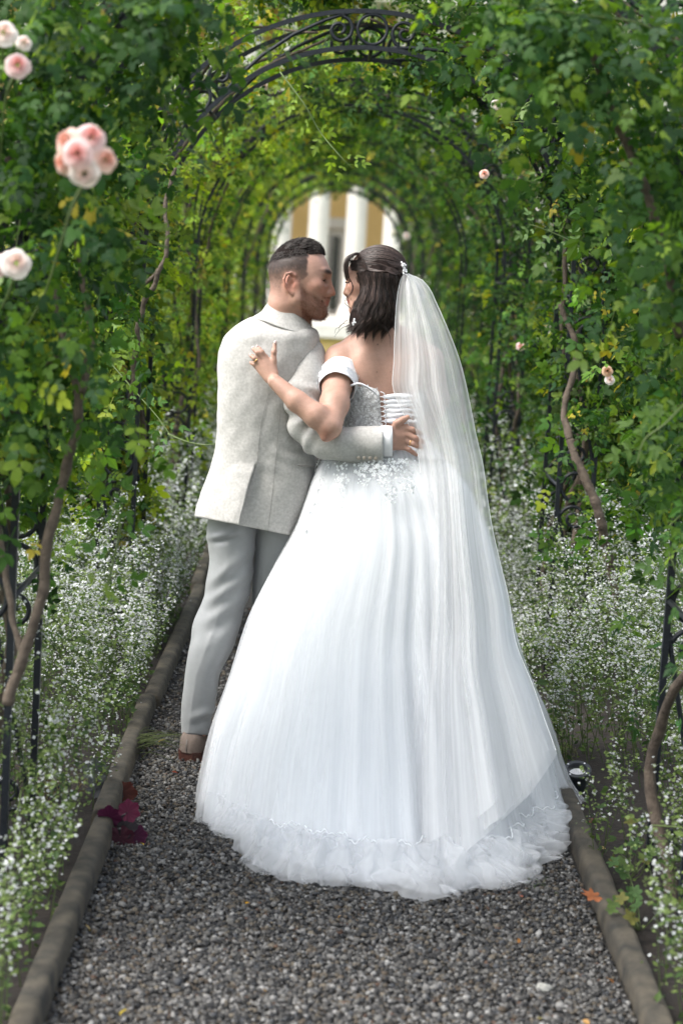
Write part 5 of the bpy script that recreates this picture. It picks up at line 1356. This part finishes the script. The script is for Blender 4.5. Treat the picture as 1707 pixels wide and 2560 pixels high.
    # young shoots with pale leaves reaching into the path
    def young(parent, uvY, n, size, col, seed):
        r = np.random.default_rng(seed); pp = smooth_path([P(*q) for q in uvY], 40); v, f = tube(pp, np.linspace(.0032, .0014, 40), 5); st = mobj('young_shoot', v, quadtri(f), M['greenstem'], parent)
        t = (np.arange(n) + .5)/n; i = (t*38).astype(int); pos = pp[i]; tg = pp[np.minimum(i + 2, 39)] - pp[i]; tg /= np.linalg.norm(tg, axis=1)[:, None]
        sd = np.cross(tg, [0, -1, 0]); sg = np.where(np.arange(n) % 2 == 0, 1, -1)[:, None]; ax = tg*.6 + sd*sg*.9 + .25*r.normal(size=(n, 3)); nr = np.array([0, -.7, .6]) + .35*r.normal(size=(n, 3))
        p, R = leaf_frames(pos, ax, nr, size*r.uniform(.8, 1.15, n)); o0 = off(parent)
        me = [mesh_data('leaf', T_HI[k][0], T_HI[k][1], M['leaf'], False, np.tile(np.array(col)*q, (len(T_HI[k][0]), 1))) for k, q in ((1, .85), (2, 1.0), (4, 1.15))]
        for k in range(n):
            o = bpy.data.objects.new('leaf', me[k % 3]); put(o, parent); mt = np.eye(4); mt[:3, :3] = R[k]; mt[:3, 3] = p[k] - o0; o.matrix_local = Matrix(mt.tolist())
    YG = (.16, .24, .035); G2 = (.07, .15, .04); GR = (.12, .19, .08)
    young(rR1, [(1530, 330, .9), (1450, 315, .85), (1380, 310, .8), (1300, 305, .8), (1225, 310, .8)], 16, .075, YG, 1)
    young(rR1, [(1480, 640, 1.0), (1420, 600, .95), (1350, 570, .9), (1320, 560, .9)], 10, .075, GR, 2)
    young(rL1, [(200, 820, .6), (270, 900, .55), (340, 980, .5), (400, 1050, .45), (440, 1110, .4)], 9, .085, G2, 3)
    young(rL1, [(420, 1085, .38), (470, 1105, .35), (520, 1112, .33), (575, 1100, .32)], 5, .04, YG, 4)
    young(rL1, [(700, 180, 1.3), (760, 260, 1.25), (800, 330, 1.25), (850, 390, 1.2), (880, 420, 1.2)], 12, .08, YG, 5)
    young(rL0, [(420, 620, -1.7), (370, 600, -1.72), (330, 560, -1.75), (300, 520, -1.78)], 8, .095, (.13, .20, .05), 6)
    young(rL0, [(260, 1500, -1.6), (300, 1320, -1.62), (280, 1250, -1.6), (330, 1210, -1.6)], 8, .09, G2, 7)
    young(rR0, [(1707, 120, -1.8), (1600, 60, -1.85), (1480, 40, -1.9), (1330, 20, -1.9), (1260, 10, -1.9)], 14, .10, (.09, .17, .03), 8)
    young(rR0, [(1720, 1000, -1.8), (1660, 1060, -1.85), (1610, 1100, -1.85), (1590, 1160, -1.85)], 8, .085, (.10, .17, .05), 9)
    young(rR0, [(1720, 1500, -1.7), (1690, 1430, -1.75), (1670, 1380, -1.75)], 5, .085, (.08, .15, .05), 10)
    # leaves hanging from the nearest arch, shade painted into their darker upper-corner greens
    def hang(parent, n, box_px, Y0_, Y1_, size, seed, w):
        r = np.random.default_rng(seed); u0, v0, u1, v1 = box_px; p0 = []
        for i in range(n):
            a, b = r.random(), r.random()
            p0.append(P(u0 + (u1 - u0)*a, v0 + (v1 - v0)*b*(1 - a**1.2) if u1 > u0 else v0 + (v1 - v0)*b*(1 - a**1.2), r.uniform(Y0_, Y1_)))
        p0 = np.array(p0); d = r.normal(size=(n, 3)) + [0, -.2, -.3]; d /= np.linalg.norm(d, axis=1)[:, None]
        pos, ax, nr = shoots(r, p0, d, r.uniform(.12, .3, n), 6, r.uniform(.3, 1, n)); m = len(pos)
        cols = PAL[r.choice(len(PAL), m, p=w)]*r.uniform(.7, 1.2, (m, 1)); p, R = leaf_frames(pos, ax, nr, size*r.lognormal(0, .2, m)); scatter('hanging_foliage', p, R, cols, T_MID, parent, M['leaf'])
    hang(rL0, 120, (-40, -60, 480, 520), -2.0, -1.5, .082, 5, [.42, .34, .16, .05, .01, .01, .01])
    hang(rL0, 50, (-40, 500, 230, 1250), -2.0, -1.6, .082, 7, [.2, .3, .25, .15, .05, .02, .03])
    hang(rR0, 120, (1760, -60, 1230, 520), -2.0, -1.5, .082, 6, [.42, .34, .16, .05, .01, .01, .01])
    hang(rR0, 24, (1760, 500, 1610, 1300), -2.0, -1.6, .082, 8, [.2, .3, .25, .15, .05, .02, .03])

def shrub(x, y, h, w, label, seed, weights):
    r = np.random.default_rng(seed); root = thing('shrub', label, 'shrub', (x, y, 0), 'shrubs outside the tunnel'); n = int(60*w*h)
    a = r.normal(size=(n, 3)); a /= np.linalg.norm(a, axis=1)[:, None]; rad = r.random(n)**.35; lump = 1 + .22*wob(a, .7, seed)
    p0 = np.array([x, y, h*.54]) + a*np.array([w/2, w/2, h*.5])*(rad*lump)[:, None]; p0[:, 2] = np.maximum(p0[:, 2], .12)
    pos, ax, nr = shoots(r, p0, (a + .5*r.normal(size=(n, 3)))*.7, r.uniform(.1, .3, n), 6, r.uniform(.2, .8, n)); m = len(pos)
    cols = PAL[r.choice(len(PAL), m, p=weights)]*r.uniform(.75, 1.25, (m, 1)); p, R = leaf_frames(pos, ax, nr, .13*r.lognormal(0, .2, m)); scatter('foliage', p, R, cols, T_LO, root, M['leaf'])
    for k in range(4):
        e = np.array([x, y, 0]) + np.array([r.normal(0, w*.2), r.normal(0, w*.2), h*.75]); v, f = tube(smooth_path([(x + r.normal(0, .05), y + r.normal(0, .05), 0), (np.array([x, y, 0]) + e)/2 + r.normal(0, .05, 3), e], 12), np.linspace(.02, .006, 12), 6); mobj('stem', v, quadtri(f), M['bark'], root)
if 'leaves' not in FAST:
    WL = [.08, .2, .28, .22, .15, .03, .04]; WR = [.12, .25, .28, .17, .1, .02, .06]
    for i, (x, y, h, w) in enumerate(((1.95, 3.3, 1.9, 1.1), (2.3, 5.6, 2.3, 1.5), (2.4, 8.4, 2.2, 1.6), (2.6, 11.5, 2.4, 1.8))): shrub(x, y, h, w, 'leafy shrub outside the right side of the tunnel, %s from the front' % ('first', 'second', 'third', 'fourth')[i], 400 + i, WR)
    for i, (x, y, h, w) in enumerate(((-2.1, 3.6, 1.35, 1.1), (-2.4, 6.4, 1.5, 1.4), (-2.5, 9.6, 1.6, 1.5), (-2.7, 13.0, 1.8, 1.7))): shrub(x, y, h, w, 'leafy shrub outside the left side of the tunnel, %s from the front' % ('first', 'second', 'third', 'fourth')[i], 410 + i, WL)

# ================================================================== SMALL THINGS ON THE GROUND
def lamp():
    c = G(1425, 1985); c[0] = max(c[0], .752); root = thing('ground_spotlight', 'round black ground spotlight with a glass face beside the hem', 'spotlight', c)
    axis = np.array([-.10, -.42, 1.0]); axis /= np.linalg.norm(axis); B = axes(axis, (0, 1, 0)); fw, sx, sy = B[:, 0], B[:, 1], B[:, 2]; a = np.arange(36)*2*pi/36
    def lathe(name, prof, mat, parent=root, smooth=False):
        v = np.concatenate([c + fw*h + r*(np.cos(a)[:, None]*sx + np.sin(a)[:, None]*sy) for h, r in prof]); o = mobj(name, v, grid_faces(len(prof), 36), M[mat], parent, smooth=smooth); return o
    lathe('housing', [(-.03, .034), (.085, .036), (.092, .0355)], 'black_plastic', smooth=True)
    ri = lathe('ring', [(.088, .044), (.097, .0445), (.101, .043), (.1015, .040), (.1015, .030), (.097, .0275), (.090, .0265), (.084, .026)], 'black_plastic')
    lathe('reflector', [(.083, .026), (.081, .020), (.080, .0001)], 'reflector')
    v = np.concatenate([c + fw*h + r*(np.cos(a)[:, None]*sx + np.sin(a)[:, None]*sy) for h, r in ((.0935, .0268), (.0950, .02), (.0955, .0001))]); mobj('glass', v, grid_faces(3, 36), M['clear'], root)
    for k in range(4):
        p = c + fw*.1015 + .0365*(cos(.78 + k*pi/2)*sx + sin(.78 + k*pi/2)*sy); v, f = ellipsoid(p, (.0034, .0034, .0016), 10, 6, np.stack([sx, sy, fw], 1)); mobj('screw', v, quadtri(f), M['steel'], ri)
    r = np.random.default_rng(1)
    for i in range(24):
        q = .0185*math.sqrt((i + .5)/24); t = i*2.4; p = c + fw*.0835 + q*(cos(t)*sx + sin(t)*sy); v, f = ellipsoid(p, (.0026, .0026, .0018), 8, 5, np.stack([sx, sy, fw], 1)); mobj('led_lens', v, quadtri(f), M['pearl'], root)
M['black_plastic'] = simple('black_plastic', (.012, .016, .02), .5, 0, (.02, .025, .03), 60); M['steel'] = simple('steel', (.7, .7, .72), .3, 1.0); M['reflector'] = simple('reflector', (.85, .85, .85), .3, .3)
m_, t_ = new_mat('clear_glass'); g_ = node(t_, 'ShaderNodeBsdfGlossy', Roughness=.05); tp_ = t_.nodes.new('ShaderNodeBsdfTransparent'); mx_ = t_.nodes.new('ShaderNodeMixShader'); mx_.inputs[0].default_value = .12
t_.links.new(tp_.outputs[0], mx_.inputs[1]); t_.links.new(g_.outputs[0], mx_.inputs[2]); o_ = t_.nodes.new('ShaderNodeOutputMaterial'); t_.links.new(mx_.outputs[0], o_.inputs[0]); M['clear'] = m_
lamp()

def lobed(n_lobe, depth, teeth, seed, cup=.12, ns=72):
    """outline of a palmate leaf as a fan with a raised rim; unit radius, stalk at -x"""
    r = np.random.default_rng(seed); a = np.linspace(-pi*.93, pi*.93, ns); env = .62 + .38*np.cos(a*.5)
    rad = env*(1 - depth*(.5 - .5*np.cos((a)*n_lobe/1.0 + pi*(n_lobe % 2 == 0)))) * (1 + .05*np.sin(a*teeth)) + .02*r.normal(size=ns)
    rim = np.stack([rad*np.cos(a), rad*np.sin(a), cup*rad**2*(1 + .5*np.sin(3*a + seed)) + .05*np.sin(a*n_lobe)], -1); mid = rim*.55; mid[:, 2] = cup*.2*np.sin(a*n_lobe)*.6
    v = np.concatenate([[[0, 0, 0]], mid, rim]); j = np.arange(ns - 1)
    f = np.concatenate([np.stack([0*j, 1 + j, 2 + j], 1), np.stack([1 + j, 1 + ns + j, 2 + ns + j], 1), np.stack([1 + j, 2 + ns + j, 2 + j], 1)]); return v, f
def big_leaf(name, c, size, fwd, up, col, parent, seed, lobes=7, depth=.16, vein=None):
    v, f = lobed(lobes, depth, 31, seed); B = axes(fwd, up); w = c + size*(v @ B.T); cc = np.tile(np.array(col, float), (len(v), 1)); rr2 = np.linalg.norm(v, axis=1); cc *= (.75 + .4*rr2 + .12*np.sin(np.arctan2(v[:, 1], v[:, 0])*lobes*2))[:, None]
    return mobj(name, w, f, M['petalw'], parent, smooth=True, cols=cc)
def heuchera(u, v, label, leaves, seed):
    c = G(u, v, .02); root = thing('heuchera', label, 'plant', (c[0], c[1], 0)); 
    for i, (du, dv, dz, sz, col, fw, up) in enumerate(leaves):
        p = P(u + du, v + dv, c[1] - .01*i - .02); p[2] = max(p[2], .02); big_leaf('leaf', p, sz*1.3, fw, up, col, root, seed + i)
        st = smooth_path([(c[0] - .02, c[1] + .03, 0.0), ((c[0] + p[0])/2, (c[1] + p[1])/2 + .02, p[2]*.8), p], 10); vv, ff = tube(st, .0016, 5); mobj('stalk', vv, quadtri(ff), M['heel'], root)
DK, MG, GY = (.018, .015, .020), (.060, .010, .034), (.045, .047, .052)
heuchera(275, 2075, 'dark heuchera with crumpled magenta leaves lying over the left edging', [(0, -30, 0, .032, MG, (-.1, -.2, 1), (0, -1, .3)), (35, -5, 0, .036, DK, (.8, -.3, .2), (0, -.8, .7)), (62, 20, 0, .030, MG, (.7, -.2, -.6), (.2, -1, .2)), (-15, 5, 0, .030, GY, (-.8, -.3, .1), (0, -.7, .8)), (25, 50, 0, .036, (.05, .012, .022), (.2, -.3, -1), (0, -1, .1)), (45, -45, 0, .028, (.10, .015, .04), (.7, .2, .6), (0, -1, .2))], 10)
heuchera(252, 1975, 'grey-leaved heuchera at the edge of the left flower bed', [(0, -10, 0, .042, GY, (.5, -.5, -.3), (0, -.6, .8)), (-12, -45, 0, .034, (.09, .10, .10), (-.2, .2, 1), (0, -1, .3)), (55, 5, 0, .036, (.07, .018, .012), (.6, -.2, -.8), (.3, -.8, .5)), (-100, 70, 0, .038, (.05, .042, .06), (-.2, -.4, -.8), (0, -.8, .5)), (25, 30, 0, .030, GY, (.6, -.4, -.5), (0, -.6, .8))], 20)
def geranium(u, v, label, seed):
    r = np.random.default_rng(seed); c = G(u, v); root = thing('cranesbill', label, 'plant', (c[0], c[1], 0))
    for i in range(9):
        p = c + np.array([r.uniform(-.09, .08), r.uniform(-.12, .10), r.uniform(.05, .16)]); col = [(.05, .10, .03), (.08, .13, .035), (.13, .13, .035)][i % 3]
        big_leaf('leaf', p, r.uniform(.020, .032), (r.normal(), -.5, r.normal()*.4), (r.normal()*.3, -.6, .8), col, root, seed + i, 5, .38); vv, ff = tube(smooth_path([c, (c + p)/2 + r.normal(0, .015, 3), p], 8), .0013, 5); mobj('stalk', vv, quadtri(ff), M['greenstem'], root)
geranium(1570, 2200, 'green cranesbill with cut leaves beside the right edging', 60); geranium(1600, 2330, 'green cranesbill leaning out lower on the right bed', 70)
# fallen leaves
FL = [(407, 1850, .018, (.42, .27, .07), 'crumpled yellow fallen leaf on the gravel left of the shoe'), (436, 1930, .013, (.16, .035, .02), 'small red fallen leaf below the shoe heel'), (618, 2257, .010, (.55, .30, .03), 'small orange-yellow fallen leaf on the gravel left of the train'),
      (309, 2528, .016, (.45, .34, .17), 'tan heart-shaped fallen leaf at the bottom edge of the path'), (220, 2318, .014, (.42, .31, .14), 'pale tan fallen leaf beside the left edging'), (355, 2108, .012, (.5, .34, .03), 'yellow leaf tip on the gravel beside the magenta heuchera'), (1302, 2240, .012, (.42, .15, .11), 'small pink fallen leaf below the gown hem'),
      (1296, 2352, .011, (.36, .16, .05), 'rust fallen leaf in the middle right gravel'), (1522, 2448, .018, (.34, .15, .06), 'curled orange fallen leaf against the right edging'), (1465, 2555, .014, (.45, .26, .10), 'tan fallen leaf at the bottom right of the path'), (850, 2290, .008, (.40, .22, .08), 'tiny tan fallen leaf just below the train'), (660, 2475, .008, (.36, .22, .10), 'tiny brown fallen leaf low in the middle of the path'), (1350, 2545, .013, (.40, .36, .10), 'yellowish fallen leaf by the bottom edge'),
      (475, 1770, .011, (.22, .06, .03), 'small dark red fallen leaf on the far gravel behind the shoe'), (1480, 2050, .026, (.20, .06, .07), 'dull pink folded leaf on the soil beside the spotlight'), (1452, 2078, .012, (.40, .28, .14), 'dry tan leaf on the soil below the spotlight'), (1505, 2120, .016, (.36, .27, .13), 'long dry straw-coloured leaf on the right bed soil')]
for i, (u, v, sz, col, lab) in enumerate(FL):
    c = G(u, v, .012); r = np.random.default_rng(500 + i); tv, tf = leaflet(0, 0, r.uniform(0, 6.3), 1, .7, True, .2); tv = tv - tv.mean(0); tv[:, 2] += .25*tv[:, 0]**2 + .15*tv[:, 1]
    o = bpy.data.objects.new('fallen_leaf', mesh_data('fallen_leaf', tv*sz*1.5, tf, M['leaf'], True, np.tile(col, (len(tv), 1)))); put(o); o.location = [float(q) for q in c]; o.rotation_euler = (r.normal(0, .35), r.normal(0, .35), 0); tag(o, lab, 'leaf', 'fallen leaves')
c = G(1480, 2240, .095); o = thing('maple_leaf', 'large orange-brown lobed leaf lying across the right edging', 'leaf', c, 'fallen leaves'); big_leaf('blade', c, .036, (-.9, -.3, .15), (0, -.3, 1), (.34, .12, .05), o, 90, 7, .42)
c = G(1360, 2470, .006); r = np.random.default_rng(9); v, f = ellipsoid(c, (.021, .016, .009), 10, 7); v = v + .002*r.normal(size=v.shape); o = mobj('flat_stone', v, quadtri(f), simple('pale_stone', (.30, .30, .27), .8, 0, (.24, .24, .22), 60)); tag(o, 'pale flat stone larger than the gravel round it', 'stone')
# grass tufts and straw that lean over the left edging
def tuft(u, v, label, n, h, col, seed, lean=(.5, -.2)):
    r = np.random.default_rng(seed); c = G(u, v); mb = MB()
    for i in range(n):
        L = h*r.uniform(.6, 1.2); d = np.array([lean[0] + r.normal(0, .35), lean[1] + r.normal(0, .35), 1.0]); b = c + np.array([r.normal(0, .03), r.normal(0, .05), 0]); t = np.linspace(0, 1, 6)[:, None]; p = b + d*L*t*np.array([1, 1, .8]); p[:, 2] -= .5*L*t[:, 0]**2.2; p[:, :2] += .25*L*t**2*np.array(lean)
        vv, ff = tube(p, np.linspace(.0013, .0004, 6), 3, cap=False); mb.add(vv, ff, np.array(col)*r.uniform(.7, 1.3))
    o = mb_obj(mb, 'grass_tuft', M['petalw'], None); tag(o, label, 'grass', 'grass tufts'); o['kind'] = 'stuff'
tuft(320, 1880, 'thin green grass tuft leaning over the left edging behind the flowers', 60, .20, (.10, .13, .05), 1); tuft(120, 1990, 'dry straw-coloured grass tuft low in the left bed', 50, .22, (.24, .17, .08), 2, (.1, -.3)); tuft(1400, 1890, 'short pale grass tuft behind the spotlight', 60, .09, (.20, .22, .10), 3, (0, 0))
tuft(1310, 2205, 'low green weed growing by the gown hem', 26, .05, (.06, .10, .03), 4, (0, -.3))
